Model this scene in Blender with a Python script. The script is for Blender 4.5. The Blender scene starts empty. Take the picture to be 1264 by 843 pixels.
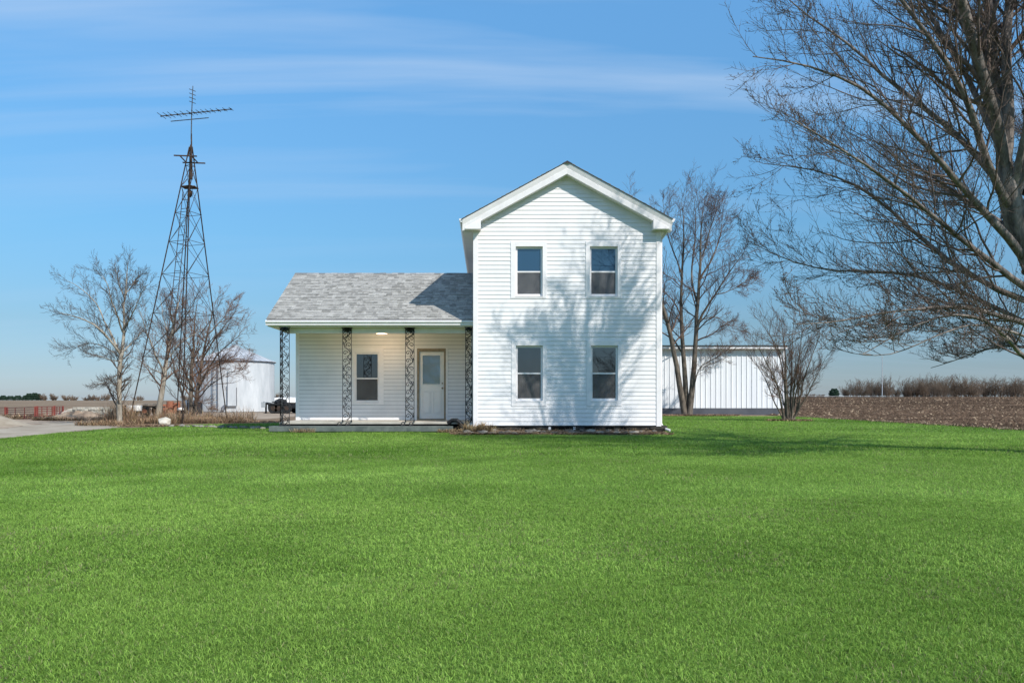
import bpy, math, random
import numpy as np
from mathutils import Vector, Matrix

random.seed(7)
sc = bpy.context.scene
COL = sc.collection
F = 950.0          # focal length in photo pixels
VX, VY = 600.0, 491.0
CAMZ = 1.0

def at(px, py, Y):
    """a point seen at photo pixel (px, py) standing at depth Y"""
    return ((px - VX) / F * Y, Y, CAMZ + (VY - py) / F * Y)

# ------------------------------------------------------------------ materials
def nmat(name):
    m = bpy.data.materials.new(name); m.use_nodes = True
    nt = m.node_tree
    return m, nt, nt.nodes['Principled BSDF']

def N(nt, typ, **kw):
    n = nt.nodes.new(typ)
    for k, v in kw.items():
        if k.startswith('i_'):
            n.inputs[k[2:].replace('_', ' ')].default_value = v
        else:
            setattr(n, k, v)
    return n

def ramp(nt, stops):
    r = nt.nodes.new('ShaderNodeValToRGB')
    e = r.color_ramp.elements
    while len(e) < len(stops): e.new(0.5)
    for i, (p, c) in enumerate(stops):
        e[i].position = p; e[i].color = (*c, 1) if len(c) == 3 else c
    return r

def coords(nt, scale=(1, 1, 1)):
    tc = nt.nodes.new('ShaderNodeTexCoord'); mp = nt.nodes.new('ShaderNodeMapping')
    mp.inputs['Scale'].default_value = scale
    nt.links.new(tc.outputs['Object'], mp.inputs['Vector'])
    return mp.outputs['Vector']

def varied(name, c1, c2, scale=3.0, rough=0.6, bump=0.0, bscale=40.0, stretch=(1, 1, 1), detail=6.0,
           spec=0.3, metal=0.0, c3=None, lo=0.35, hi=0.65, bdist=0.01):
    m, nt, b = nmat(name)
    v = coords(nt, stretch)
    n = N(nt, 'ShaderNodeTexNoise', i_Scale=scale, i_Detail=detail, i_Roughness=0.62)
    nt.links.new(v, n.inputs['Vector'])
    stops = [(lo, c1), (hi, c2)] if c3 is None else [(lo, c1), ((lo + hi) / 2, c3), (hi, c2)]
    r = ramp(nt, stops)
    nt.links.new(n.outputs['Fac'], r.inputs['Fac'])
    nt.links.new(r.outputs['Color'], b.inputs['Base Color'])
    b.inputs['Roughness'].default_value = rough
    b.inputs['Specular IOR Level'].default_value = spec
    b.inputs['Metallic'].default_value = metal
    if bump:
        n2 = N(nt, 'ShaderNodeTexNoise', i_Scale=bscale, i_Detail=5.0)
        nt.links.new(v, n2.inputs['Vector'])
        bp = N(nt, 'ShaderNodeBump', i_Strength=bump, i_Distance=bdist)
        nt.links.new(n2.outputs['Fac'], bp.inputs['Height'])
        nt.links.new(bp.outputs['Normal'], b.inputs['Normal'])
    return m

def attr_mat(name, rough=0.8, bump=0.0, bscale=200.0, transl=0.0, spec=0.2, mul=None):
    m, nt, b = nmat(name)
    a = N(nt, 'ShaderNodeAttribute', attribute_name='col')
    colout = a.outputs['Color']
    if mul is not None:
        v = coords(nt)
        n = N(nt, 'ShaderNodeTexNoise', i_Scale=mul, i_Detail=5.0)
        nt.links.new(v, n.inputs['Vector'])
        r = ramp(nt, [(0.3, (0.72, 0.72, 0.74)), (0.7, (1.12, 1.12, 1.1))])
        nt.links.new(n.outputs['Fac'], r.inputs['Fac'])
        mx = N(nt, 'ShaderNodeMix', data_type='RGBA', blend_type='MULTIPLY')
        mx.inputs['Factor'].default_value = 1
        nt.links.new(colout, mx.inputs['A']); nt.links.new(r.outputs['Color'], mx.inputs['B'])
        colout = mx.outputs['Result']
    nt.links.new(colout, b.inputs['Base Color'])
    b.inputs['Roughness'].default_value = rough
    b.inputs['Specular IOR Level'].default_value = spec
    if bump:
        n2 = N(nt, 'ShaderNodeTexNoise', i_Scale=bscale, i_Detail=3.0)
        nt.links.new(coords(nt), n2.inputs['Vector'])
        bp = N(nt, 'ShaderNodeBump', i_Strength=bump, i_Distance=0.005)
        nt.links.new(n2.outputs['Fac'], bp.inputs['Height'])
        nt.links.new(bp.outputs['Normal'], b.inputs['Normal'])
    if transl:
        t = N(nt, 'ShaderNodeBsdfTranslucent')
        nt.links.new(colout, t.inputs['Color'])
        mx = N(nt, 'ShaderNodeMixShader'); mx.inputs[0].default_value = transl
        nt.links.new(b.outputs[0], mx.inputs[1]); nt.links.new(t.outputs[0], mx.inputs[2])
        nt.links.new(mx.outputs[0], nt.nodes['Material Output'].inputs['Surface'])
    return m

M = {}
def siding_mat(name, c1, c2, c3):
    """painted vinyl: faint blotches and vertical weather streaks, broken into panel lengths"""
    m = varied(name, c1, c2, scale=1.3, rough=0.42, bump=0.12, bscale=14, stretch=(1, 1, 0.55), c3=c3, lo=.3, hi=.7, bdist=.004)
    return m
M['siding'] = siding_mat('white_vinyl_siding', (.71, .695, .685), (.83, .81, .80), (.79, .77, .76))
M['trim'] = varied('white_trim', (.79, .76, .75), (.86, .83, .82), scale=4, rough=.45, bump=.05)
M['joint'] = varied('siding_shade_line', (.26, .26, .27), (.36, .36, .37), scale=6, rough=.8)  # grey that stands in for the shade under each siding lap
M['soffit'] = varied('cream_soffit', (.79, .74, .70), (.84, .79, .75), scale=3, rough=.6)
M['jamb'] = varied('brown_jamb', (.22, .17, .11), (.32, .26, .18), scale=9, rough=.6)
M['door'] = varied('white_door', (.80, .765, .72), (.85, .82, .78), scale=3, rough=.4)
M['metalwhite'] = varied('white_gutter_metal', (.76, .73, .72), (.84, .81, .80), scale=5, rough=.35)
M['iron'] = varied('black_wrought_iron', (.012, .013, .015), (.035, .037, .04), scale=20, rough=.5, bump=.2, bscale=90)
M['shingle'] = attr_mat('grey_asphalt_shingle', rough=.92, bump=.5, bscale=160, mul=25)
M['darkroof'] = varied('dark_shingle_edge', (.03, .03, .035), (.06, .06, .065), scale=30, rough=.9)
M['concrete'] = varied('porch_concrete', (.34, .31, .26), (.50, .47, .40), scale=3, rough=.85, bump=.3, bscale=60)
M['slab'] = varied('painted_step', (.075, .09, .085), (.15, .17, .155), scale=4, rough=.7, bump=.3, bscale=50)
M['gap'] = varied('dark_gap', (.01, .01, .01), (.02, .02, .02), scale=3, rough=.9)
M['stone'] = attr_mat('foundation_stone', rough=.95, bump=.8, bscale=40, mul=14)
M['brass'] = varied('aged_brass', (.25, .20, .12), (.35, .28, .18), scale=20, rough=.35, metal=.8)

def glass_mat(name, dark, refl, rough=0.02, wob=.05):
    m, nt, b = nmat(name)
    b.inputs['Base Color'].default_value = (*dark, 1)
    b.inputs['Roughness'].default_value = .5
    b.inputs['Specular IOR Level'].default_value = 0
    g = N(nt, 'ShaderNodeBsdfGlossy'); g.inputs['Roughness'].default_value = rough
    g.inputs['Color'].default_value = (.95, .98, 1, 1)
    n2 = N(nt, 'ShaderNodeTexNoise', i_Scale=1.7, i_Detail=2.0)
    nt.links.new(coords(nt), n2.inputs['Vector'])
    bp = N(nt, 'ShaderNodeBump', i_Strength=wob, i_Distance=0.03)
    nt.links.new(n2.outputs['Fac'], bp.inputs['Height']); nt.links.new(bp.outputs['Normal'], g.inputs['Normal'])
    mx = N(nt, 'ShaderNodeMixShader'); mx.inputs[0].default_value = refl
    nt.links.new(b.outputs[0], mx.inputs[1]); nt.links.new(g.outputs[0], mx.inputs[2])
    nt.links.new(mx.outputs[0], nt.nodes['Material Output'].inputs['Surface'])
    return m
M['glass'] = glass_mat('window_glass', (.008, .010, .013), .13)
M['glass_skytint'] = glass_mat('upper_glass_sky_tint', (.014, .040, .078), .13)  # blue base paints a sky reflection into the upper-storey panes
M['glassdoor'] = glass_mat('textured_door_glass', (.085, .10, .10), .22, rough=.25, wob=.9)

def screen_mat():
    m, nt, b = nmat('insect_screen')
    n = N(nt, 'ShaderNodeTexNoise', i_Scale=5.0, i_Detail=5.0)
    nt.links.new(coords(nt), n.inputs['Vector'])
    r = ramp(nt, [(.3, (.085, .083, .085)), (.7, (.15, .145, .14))])
    nt.links.new(n.outputs['Fac'], r.inputs['Fac']); nt.links.new(r.outputs['Color'], b.inputs['Base Color'])
    b.inputs['Roughness'].default_value = .8
    t = N(nt, 'ShaderNodeBsdfTransparent')
    mx = N(nt, 'ShaderNodeMixShader'); mx.inputs[0].default_value = .35
    nt.links.new(b.outputs[0], mx.inputs[1]); nt.links.new(t.outputs[0], mx.inputs[2])
    nt.links.new(mx.outputs[0], nt.nodes['Material Output'].inputs['Surface'])
    return m
M['screen'] = screen_mat()

def emis(name, col, s):
    m, nt, b = nmat(name)
    b.inputs['Base Color'].default_value = (.8, .7, .6, 1)
    b.inputs['Emission Color'].default_value = (*col, 1)
    b.inputs['Emission Strength'].default_value = s
    n = N(nt, 'ShaderNodeTexNoise', i_Scale=9.0)
    nt.links.new(coords(nt), n.inputs['Vector'])
    r = ramp(nt, [(.3, tuple(c * .9 for c in col)), (.7, col)])
    nt.links.new(n.outputs['Fac'], r.inputs['Fac']); nt.links.new(r.outputs['Color'], b.inputs['Emission Color'])
    return m
M['lamp'] = emis('lamp_glow', (1.0, .62, .38), 1.2)

M['bark_big'] = varied('grey_maple_bark', (.075, .062, .054), (.27, .23, .20), scale=9, rough=.95, bump=1.0, bscale=22, stretch=(1, 1, .25), bdist=.03)
M['twig_big'] = varied('maple_twig', (.085, .060, .048), (.19, .142, .118), scale=5, rough=.85)
M['bark_pale'] = varied('pale_bark', (.20, .17, .13), (.42, .37, .30), scale=7, rough=.95, bump=.8, bscale=25, stretch=(1, 1, .3), bdist=.02)
M['twig_pale'] = varied('pale_twig', (.065, .05, .04), (.135, .105, .085), scale=4, rough=.9)
M['bark_mid'] = varied('grey_brown_bark', (.06, .048, .038), (.19, .155, .12), scale=8, rough=.95, bump=.9, bscale=25, stretch=(1, 1, .3), bdist=.02)
M['twig_red'] = varied('reddish_twig', (.125, .070, .045), (.24, .145, .098), scale=3, rough=.9)
M['twig_shrub'] = varied('brown_twig', (.098, .056, .040), (.19, .12, .088), scale=4, rough=.9)
M['twig_dark'] = varied('dark_twig', (.055, .042, .036), (.13, .10, .085), scale=4, rough=.9)
M['brush'] = varied('far_brush', (.12, .085, .06), (.26, .19, .135), scale=.15, rough=1)
M['evergreen'] = varied('evergreen_needles', (.012, .035, .022), (.035, .07, .04), scale=1.5, rough=.9)
M['rust'] = varied('rusty_steel', (.02, .016, .014), (.085, .052, .035), scale=6, rough=.8, bump=.3)
M['alu'] = varied('weathered_aluminium', (.03, .03, .032), (.09, .09, .09), scale=12, rough=.5, metal=.3)
M['redpaint'] = varied('faded_red_paint', (.17, .035, .028), (.29, .08, .06), scale=3, rough=.7)
M['barnwhite'] = varied('white_steel_panel', (.70, .71, .72), (.80, .81, .81), scale=.8, rough=.4, stretch=(1, 1, .2))
M['barngrey'] = varied('grey_steel_skirt', (.065, .068, .08), (.10, .105, .12), scale=1, rough=.5)
M['bin'] = varied('painted_corrugated_steel', (.42, .44, .45), (.60, .61, .61), scale=1.6, rough=.45, stretch=(1, 1, .25), spec=.4)
M['binroof'] = varied('galvanised_roof', (.40, .42, .44), (.60, .61, .62), scale=1.5, rough=.4, metal=.3)
M['black'] = varied('black_steel', (.010, .010, .012), (.03, .03, .032), scale=6, rough=.6)
M['rubber'] = varied('tyre_rubber', (.012, .012, .012), (.03, .03, .03), scale=9, rough=.9)
M['greybox'] = varied('grey_box_paint', (.30, .32, .33), (.42, .44, .45), scale=5, rough=.6)
M['wood'] = varied('weathered_wood', (.20, .15, .11), (.38, .31, .24), scale=6, rough=.95, bump=.6, stretch=(.15, 1, 1))
M['whitepl'] = varied('white_plastic', (.62, .60, .55), (.78, .76, .72), scale=5, rough=.5)
M['rock'] = varied('pale_limestone', (.38, .34, .27), (.62, .58, .50), scale=3, rough=.95, bump=.8, bscale=12, bdist=.03)
M['rubble'] = attr_mat('rubble_stone', rough=.95, bump=.8, bscale=30, mul=10)
M['blue'] = varied('faded_blue_paint', (.10, .14, .20), (.20, .25, .31), scale=6, rough=.7)
M['rustred'] = varied('rust_red_steel', (.20, .07, .04), (.34, .14, .08), scale=5, rough=.9)
M['blade'] = attr_mat('grass_blade', rough=.6, transl=.36, spec=.2)
M['litter'] = attr_mat('dry_litter', rough=.95, transl=.1, spec=.1)
M['pipe'] = varied('black_corrugated_pipe', (.012, .012, .013), (.03, .03, .032), scale=12, rough=.5)

# ------------------------------------------------------------------ mesh helpers
class MB:
    def __init__(s): s.v = []; s.f = []; s.c = []
    def add(s, verts, faces, col=None):
        o = len(s.v); s.v += [tuple(v) for v in verts]
        s.f += [tuple(i + o for i in f) for f in faces]
        s.c += [col or (1, 1, 1)] * len(verts)
        return s
    def box(s, x0, x1, y0, y1, z0, z1, col=None):
        v = [(x0, y0, z0), (x1, y0, z0), (x1, y1, z0), (x0, y1, z0), (x0, y0, z1), (x1, y0, z1), (x1, y1, z1), (x0, y1, z1)]
        return s.add(v, [(3, 2, 1, 0), (4, 5, 6, 7), (0, 1, 5, 4), (1, 2, 6, 5), (2, 3, 7, 6), (3, 0, 4, 7)], col)
    def quad(s, a, b, c, d, col=None): return s.add([a, b, c, d], [(0, 1, 2, 3)], col)
    def bar(s, p, q, w, h=None, col=None):
        p = Vector(p); q = Vector(q); d = (q - p).normalized(); h = h or w
        up = Vector((0, 0, 1)) if abs(d.z) < .95 else Vector((0, 1, 0))
        a = d.cross(up).normalized() * w / 2; b = d.cross(a).normalized() * h / 2
        v = [p - a - b, p + a - b, p + a + b, p - a + b, q - a - b, q + a - b, q + a + b, q - a + b]
        return s.add(v, [(3, 2, 1, 0), (4, 5, 6, 7), (0, 1, 5, 4), (1, 2, 6, 5), (2, 3, 7, 6), (3, 0, 4, 7)], col)
    def angle(s, p, q, w, t=.008):
        """an L-section steel angle"""
        p = Vector(p); q = Vector(q); d = (q - p).normalized()
        up = Vector((0, 0, 1)) if abs(d.z) < .95 else Vector((0, 1, 0))
        a = d.cross(up).normalized(); b = d.cross(a).normalized()
        s.bar(p + a * w / 2, q + a * w / 2, w, t) if False else None
        v = []
        for c in (p, q):
            v += [c, c + a * w, c + a * w + b * t, c + a * t + b * t, c + a * t + b * w, c + b * w]
        f = [(0, 1, 2, 3, 4, 5)[::-1], (6, 7, 8, 9, 10, 11)] + [(i, (i + 1) % 6, 6 + (i + 1) % 6, 6 + i) for i in range(6)]
        return s.add(v, f)
    def tube(s, pts, r, k=6, col=None, cap=True):
        pts = [Vector(p) for p in pts]; n = len(pts)
        rs = r if isinstance(r, (list, tuple)) else [r] * n
        vs = []; ref = None
        for i, p in enumerate(pts):
            t = (pts[min(i + 1, n - 1)] - pts[max(i - 1, 0)]).normalized()
            if ref is None: ref = Vector((0, 0, 1)) if abs(t.z) < .9 else Vector((1, 0, 0))
            a = t.cross(ref).normalized(); b = a.cross(t).normalized(); ref = b
            for j in range(k):
                an = 2 * math.pi * j / k
                vs.append(p + (a * math.cos(an) + b * math.sin(an)) * rs[i])
        fs = [(i * k + j, i * k + (j + 1) % k, (i + 1) * k + (j + 1) % k, (i + 1) * k + j) for i in range(n - 1) for j in range(k)]
        if cap: fs += [tuple(range(k))[::-1], tuple(range((n - 1) * k, n * k))]
        return s.add(vs, fs, col)
    def lathe(s, cx, cy, prof, k=32, col=None):
        vs = [(cx + r * math.cos(2 * math.pi * j / k), cy + r * math.sin(2 * math.pi * j / k), z) for r, z in prof for j in range(k)]
        n = len(prof)
        fs = [(i * k + j, i * k + (j + 1) % k, (i + 1) * k + (j + 1) % k, (i + 1) * k + j) for i in range(n - 1) for j in range(k)]
        fs += [tuple(range(k))[::-1], tuple(range((n - 1) * k, n * k))]
        return s.add(vs, fs, col)
    def prism(s, poly, y0, y1, col=None):
        n = len(poly)
        vs = [(x, y0, z) for x, z in poly] + [(x, y1, z) for x, z in poly]
        fs = [tuple(range(n)), tuple(range(n, 2 * n))[::-1]] + [(i, i + n, (i + 1) % n + n, (i + 1) % n) for i in range(n)]
        return s.add(vs, fs, col)
    def rock(s, c, size, rng, col=None):
        """an irregular stone: a lumpy icosphere"""
        t = (1 + 5 ** .5) / 2
        base = [(-1, t, 0), (1, t, 0), (-1, -t, 0), (1, -t, 0), (0, -1, t), (0, 1, t), (0, -1, -t), (0, 1, -t), (t, 0, -1), (t, 0, 1), (-t, 0, -1), (-t, 0, 1)]
        fs = [(0, 11, 5), (0, 5, 1), (0, 1, 7), (0, 7, 10), (0, 10, 11), (1, 5, 9), (5, 11, 4), (11, 10, 2), (10, 7, 6), (7, 1, 8), (3, 9, 4), (3, 4, 2), (3, 2, 6), (3, 6, 8), (3, 8, 9), (4, 9, 5), (2, 4, 11), (6, 2, 10), (8, 6, 7), (9, 8, 1)]
        vs = []
        for b in base:
            k = rng.uniform(.75, 1.2) / 1.9
            vs.append((c[0] + b[0] * k * size[0], c[1] + b[1] * k * size[1], c[2] + b[2] * k * size[2]))
        return s.add(vs, fs, col)
    def build(s, name, mat, parent=None, smooth=False, bevel=0, colors=False):
        me = bpy.data.meshes.new(name); me.from_pydata(s.v, [], s.f)
        if colors:
            a = me.attributes.new('col', 'FLOAT_COLOR', 'POINT')
            a.data.foreach_set('color', np.array([(*c, 1) for c in s.c], dtype=np.float32).ravel())
        return link(name, me, mat, parent, smooth, bevel)

def link(name, me, mat, parent=None, smooth=False, bevel=0):
    me.materials.append(mat); me.update()
    if smooth: me.polygons.foreach_set('use_smooth', [True] * len(me.polygons))
    o = bpy.data.objects.new(name, me); COL.objects.link(o)
    if parent:
        o.parent = parent
        w = parent
        loc = Vector((0, 0, 0))
        while w is not None: loc += w.location; w = w.parent
        me.transform(Matrix.Translation(-loc))
    if bevel:
        b = o.modifiers.new('bevel', 'BEVEL'); b.width = bevel; b.segments = 2; b.limit_method = 'ANGLE'
    return o

def tag(o, label=None, cat=None, group=None, kind=None):
    if label: o['label'] = label
    if cat: o['category'] = cat
    if group: o['group'] = group
    if kind: o['kind'] = kind
    return o

def thing(name, label, cat, loc=(0, 0, 0), group=None):
    o = bpy.data.objects.new(name, None); COL.objects.link(o); o.location = loc
    o.empty_display_size = .2
    return tag(o, label, cat, group)

def part(name, parent):
    """an empty-less part: returns parent for readability"""
    return parent

# fast numpy mesh
def np_mesh(name, V, tri=None, quad=None, cols=None):
    me = bpy.data.meshes.new(name)
    V = np.asarray(V, dtype=np.float32)
    me.vertices.add(len(V)); me.vertices.foreach_set('co', V.ravel())
    nl = 0; starts = []; idx = []
    if quad is not None and len(quad):
        idx.append(quad.ravel()); starts.append(np.arange(len(quad)) * 4); nl = len(quad) * 4
    if tri is not None and len(tri):
        idx.append(tri.ravel()); starts.append(nl + np.arange(len(tri)) * 3); nl += len(tri) * 3
    idx = np.concatenate(idx).astype(np.int32); starts = np.concatenate(starts).astype(np.int32)
    me.loops.add(nl); me.loops.foreach_set('vertex_index', idx)
    me.polygons.add(len(starts)); me.polygons.foreach_set('loop_start', starts)
    if cols is not None:
        a = me.attributes.new('col', 'FLOAT_COLOR', 'POINT')
        c = np.ones((len(V), 4), dtype=np.float32); c[:, :3] = cols
        a.data.foreach_set('color', c.ravel())
    me.update(calc_edges=True)
    return me

# ------------------------------------------------------------------ tree growing
def norm(a): return a / np.maximum(np.linalg.norm(a, axis=-1, keepdims=True), 1e-9)

def walk(rng, S, D, L, R, n, wig, up, tip, arc=0.0):
    Nn = len(S); pts = np.zeros((Nn, n, 3)); pts[:, 0] = S; d = norm(D)
    step = (L / (n - 1))[:, None]
    for i in range(1, n):
        d = norm(d + rng.normal(0, wig, (Nn, 3)) + np.array([0, 0, 1.0]) * (up + arc * (i / n - .5)))
        pts[:, i] = pts[:, i - 1] + d * step
    f = np.linspace(0, 1, n)[None]
    rad = R[:, None] * (1 - f * (1 - tip))
    return pts, rad

def spawn(rng, pts, rad, L, k, lo, hi, ang, ratio, fall, rr, flat=0.0, minr=.002):
    Nn, n, _ = pts.shape
    fr = (np.arange(k)[None] + rng.uniform(0, 1, (Nn, k))) / k
    fr = lo + (hi - lo) * fr
    x = fr * (n - 1); i = np.minimum(x.astype(int), n - 2); t = (x - i)
    r_ = np.arange(Nn)[:, None]
    a = pts[r_, i]; b = pts[r_, i + 1]
    P = a + (b - a) * t[..., None]
    D = norm(b - a)
    rd = rad[r_, i] * (1 - t) + rad[r_, i + 1] * t
    q = rng.normal(0, 1, (Nn, k, 3)); q[..., 2] *= (1 - flat)
    q = norm(q - (q * D).sum(-1, keepdims=True) * D)
    th = rng.normal(ang, ang * .22, (Nn, k))[..., None]
    nd = D * np.cos(th) + q * np.sin(th)
    LL = L[:, None] * ratio * (1 - fall * fr) * rng.uniform(.6, 1.25, (Nn, k))
    RR = np.maximum(rd * rr * rng.uniform(.8, 1.1, (Nn, k)), minr)
    return P.reshape(-1, 3), nd.reshape(-1, 3), LL.ravel(), RR.ravel()

def resample(P, n):
    P = np.asarray(P, float)
    s = np.concatenate([[0], np.cumsum(np.linalg.norm(np.diff(P, axis=0), axis=1))])
    u = np.linspace(0, s[-1], n)
    Q = np.stack([np.interp(u, s, P[:, k]) for k in range(3)], 1)
    for _ in range(2): Q[1:-1] = (Q[:-2] + 2 * Q[1:-1] + Q[2:]) / 4
    return Q, s[-1]

def tubes_mesh(name, groups):
    """groups: (pts (N,n,3), rad (N,n), sides)"""
    VV = []; QQ = []; off = 0
    for pts, rad, k in groups:
        if len(pts) == 0: continue
        Nn, n, _ = pts.shape
        t = norm(np.gradient(pts, axis=1))
        ref = np.array([.31, .87, .39])
        a = norm(np.cross(t, ref)); b = np.cross(t, a)
        an = np.arange(k) * 2 * np.pi / k
        ring = a[:, :, None, :] * np.cos(an)[None, None, :, None] + b[:, :, None, :] * np.sin(an)[None, None, :, None]
        V = pts[:, :, None, :] + ring * rad[:, :, None, None]
        VV.append(V.reshape(-1, 3))
        base = off + (np.arange(Nn) * n * k)[:, None, None] + (np.arange(n - 1) * k)[None, :, None]
        j = np.arange(k)[None, None]; j2 = (np.arange(k) + 1) % k; j2 = j2[None, None]
        q = np.stack([base + j, base + j2, base + k + j2, base + k + j], -1).reshape(-1, 4)
        QQ.append(q); off += Nn * n * k
    return np_mesh(name, np.concatenate(VV), quad=np.concatenate(QQ))

def levels_grow(rng, limbs, levels, keep=None):
    """limbs: list of groups (pts, rad, L). levels: dicts. returns list of (pts, rad, sides)"""
    out = []
    cur = limbs
    for lv in levels:
        S, D, L, R = [], [], [], []
        for pts, rad, LL in cur:
            a = spawn(rng, pts, rad, LL, lv['k'], lv.get('lo', .15), lv.get('hi', 1), lv['ang'], lv['ratio'], lv.get('fall', .5), lv['rr'], lv.get('flat', 0), lv.get('minr', .002))
            S.append(a[0]); D.append(a[1]); L.append(a[2]); R.append(a[3])
        S = np.concatenate(S); D = np.concatenate(D); L = np.concatenate(L); R = np.concatenate(R)
        if 'maxL' in lv: L = np.minimum(L, lv['maxL'] * rng.uniform(.7, 1.1, len(L)))
        if 'minL' in lv: L = np.maximum(L, lv['minL'] * rng.uniform(.7, 1.2, len(L)))
        pts, rad = walk(rng, S, D, L, R, lv['n'], lv['wig'], lv['up'], lv.get('tip', .35), lv.get('arc', 0))
        if keep is not None:
            ok = keep(pts)
            pts, rad, L = pts[ok], rad[ok], L[ok]
        out.append((pts, rad, lv.get('sides', 3)))
        cur = [(pts, rad, L)]
    return out

def buds_mesh_groups(rng, pts, k, size):
    """short fat tips near the twig ends that read as buds"""
    Nn, n, _ = pts.shape
    f = rng.uniform(.3, 1, (Nn, k)); x = f * (n - 1); i = np.minimum(x.astype(int), n - 2); t = x - i
    r_ = np.arange(Nn)[:, None]
    P = (pts[r_, i] + (pts[r_, i + 1] - pts[r_, i]) * t[..., None]).reshape(-1, 3)
    d = norm(rng.normal(0, 1, P.shape) + np.array([0, 0, .6]))
    q = np.stack([P, P + d * size * .5, P + d * size], 1)
    r = np.tile(np.array([[.25, .42, .1]]) * size * .8, (len(P), 1))
    return (q, r, 3)

def make_tree(name, label, base, bark, twig, trunk_groups, crown_groups, group=None, cat='tree'):
    t = thing(name, label, cat, base, group)
    link('trunk', tubes_mesh('trunk', trunk_groups), bark, t, smooth=True)
    link('crown', tubes_mesh('crown', crown_groups), twig, t, smooth=True)
    return t

def line_limb(P, r0, r1, n=14, rng=None, wob=0.0, pw=1.0):
    Q, L = resample(P, n)
    if rng is not None and wob:
        w = rng.normal(0, wob, Q.shape); w[0] = 0; w[1:-1] = (w[:-2] + w[1:-1] + w[2:]) / 3
        Q = Q + w
    f = np.linspace(0, 1, n) ** pw
    return Q[None], (r0 + (r1 - r0) * f)[None], np.array([L])
#@@PART2
# ================================================================== GROUND
def sst(a, b, x):
    t = np.clip((x - a) / (b - a), 0, 1); return t * t * (3 - 2 * t)

def terrain(X, Y):
    X = np.asarray(X, float); Y = np.asarray(Y, float)
    w = sst(.22, .38, X / np.maximum(Y, 1))
    left = np.where(Y > 300, 1 - .003367 * Y + .01, 0.0)
    right = 1.3 * sst(60, 300, Y) + np.where(Y > 300, (Y - 300) * .0006, 0)
    return left * (1 - w) + right * w

def polar(a0, a1, na, radii, dz=0.0, mask=None):
    an = np.linspace(a0, a1, na)
    R, A = np.meshgrid(radii, an, indexing='ij')
    X = R * np.sin(A); Y = R * np.cos(A)
    Z = terrain(X, Y) + dz
    V = np.stack([X, Y, Z], -1).reshape(-1, 3)
    i = np.arange(len(radii) - 1)[:, None] * na; j = np.arange(na - 1)[None]
    q = np.stack([i + j, i + j + na, i + j + na + 1, i + j + 1], -1).reshape(-1, 4)
    return V, q[:, ::-1]

def ground_mat():
    m, nt, b = nmat('dry_farm_ground')
    v = coords(nt)
    n1 = N(nt, 'ShaderNodeTexNoise', i_Scale=.05, i_Detail=8.0, i_Roughness=.65); nt.links.new(v, n1.inputs['Vector'])
    n2 = N(nt, 'ShaderNodeTexNoise', i_Scale=2.2, i_Detail=8.0, i_Roughness=.75); nt.links.new(v, n2.inputs['Vector'])
    r1 = ramp(nt, [(.35, (.15, .105, .072)), (.5, (.22, .165, .115)), (.68, (.31, .25, .18))])
    r2 = ramp(nt, [(.3, (.55, .53, .5)), (.7, (1.35, 1.32, 1.28))])
    nt.links.new(n1.outputs['Fac'], r1.inputs['Fac']); nt.links.new(n2.outputs['Fac'], r2.inputs['Fac'])
    mx = N(nt, 'ShaderNodeMix', data_type='RGBA', blend_type='MULTIPLY'); mx.inputs['Factor'].default_value = 1
    nt.links.new(r1.outputs['Color'], mx.inputs['A']); nt.links.new(r2.outputs['Color'], mx.inputs['B'])
    nt.links.new(mx.outputs['Result'], b.inputs['Base Color'])
    b.inputs['Roughness'].default_value = 1; b.inputs['Specular IOR Level'].default_value = .1
    bp = N(nt, 'ShaderNodeBump', i_Strength=.8, i_Distance=.08)
    nt.links.new(n2.outputs['Fac'], bp.inputs['Height']); nt.links.new(bp.outputs['Normal'], b.inputs['Normal'])
    return m

V, q = polar(-math.pi, math.pi, 361, np.concatenate([[0.01], np.geomspace(3, 4500, 90)]))
link('ground', np_mesh('ground', V, quad=q), ground_mat())['kind'] = 'structure'

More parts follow.
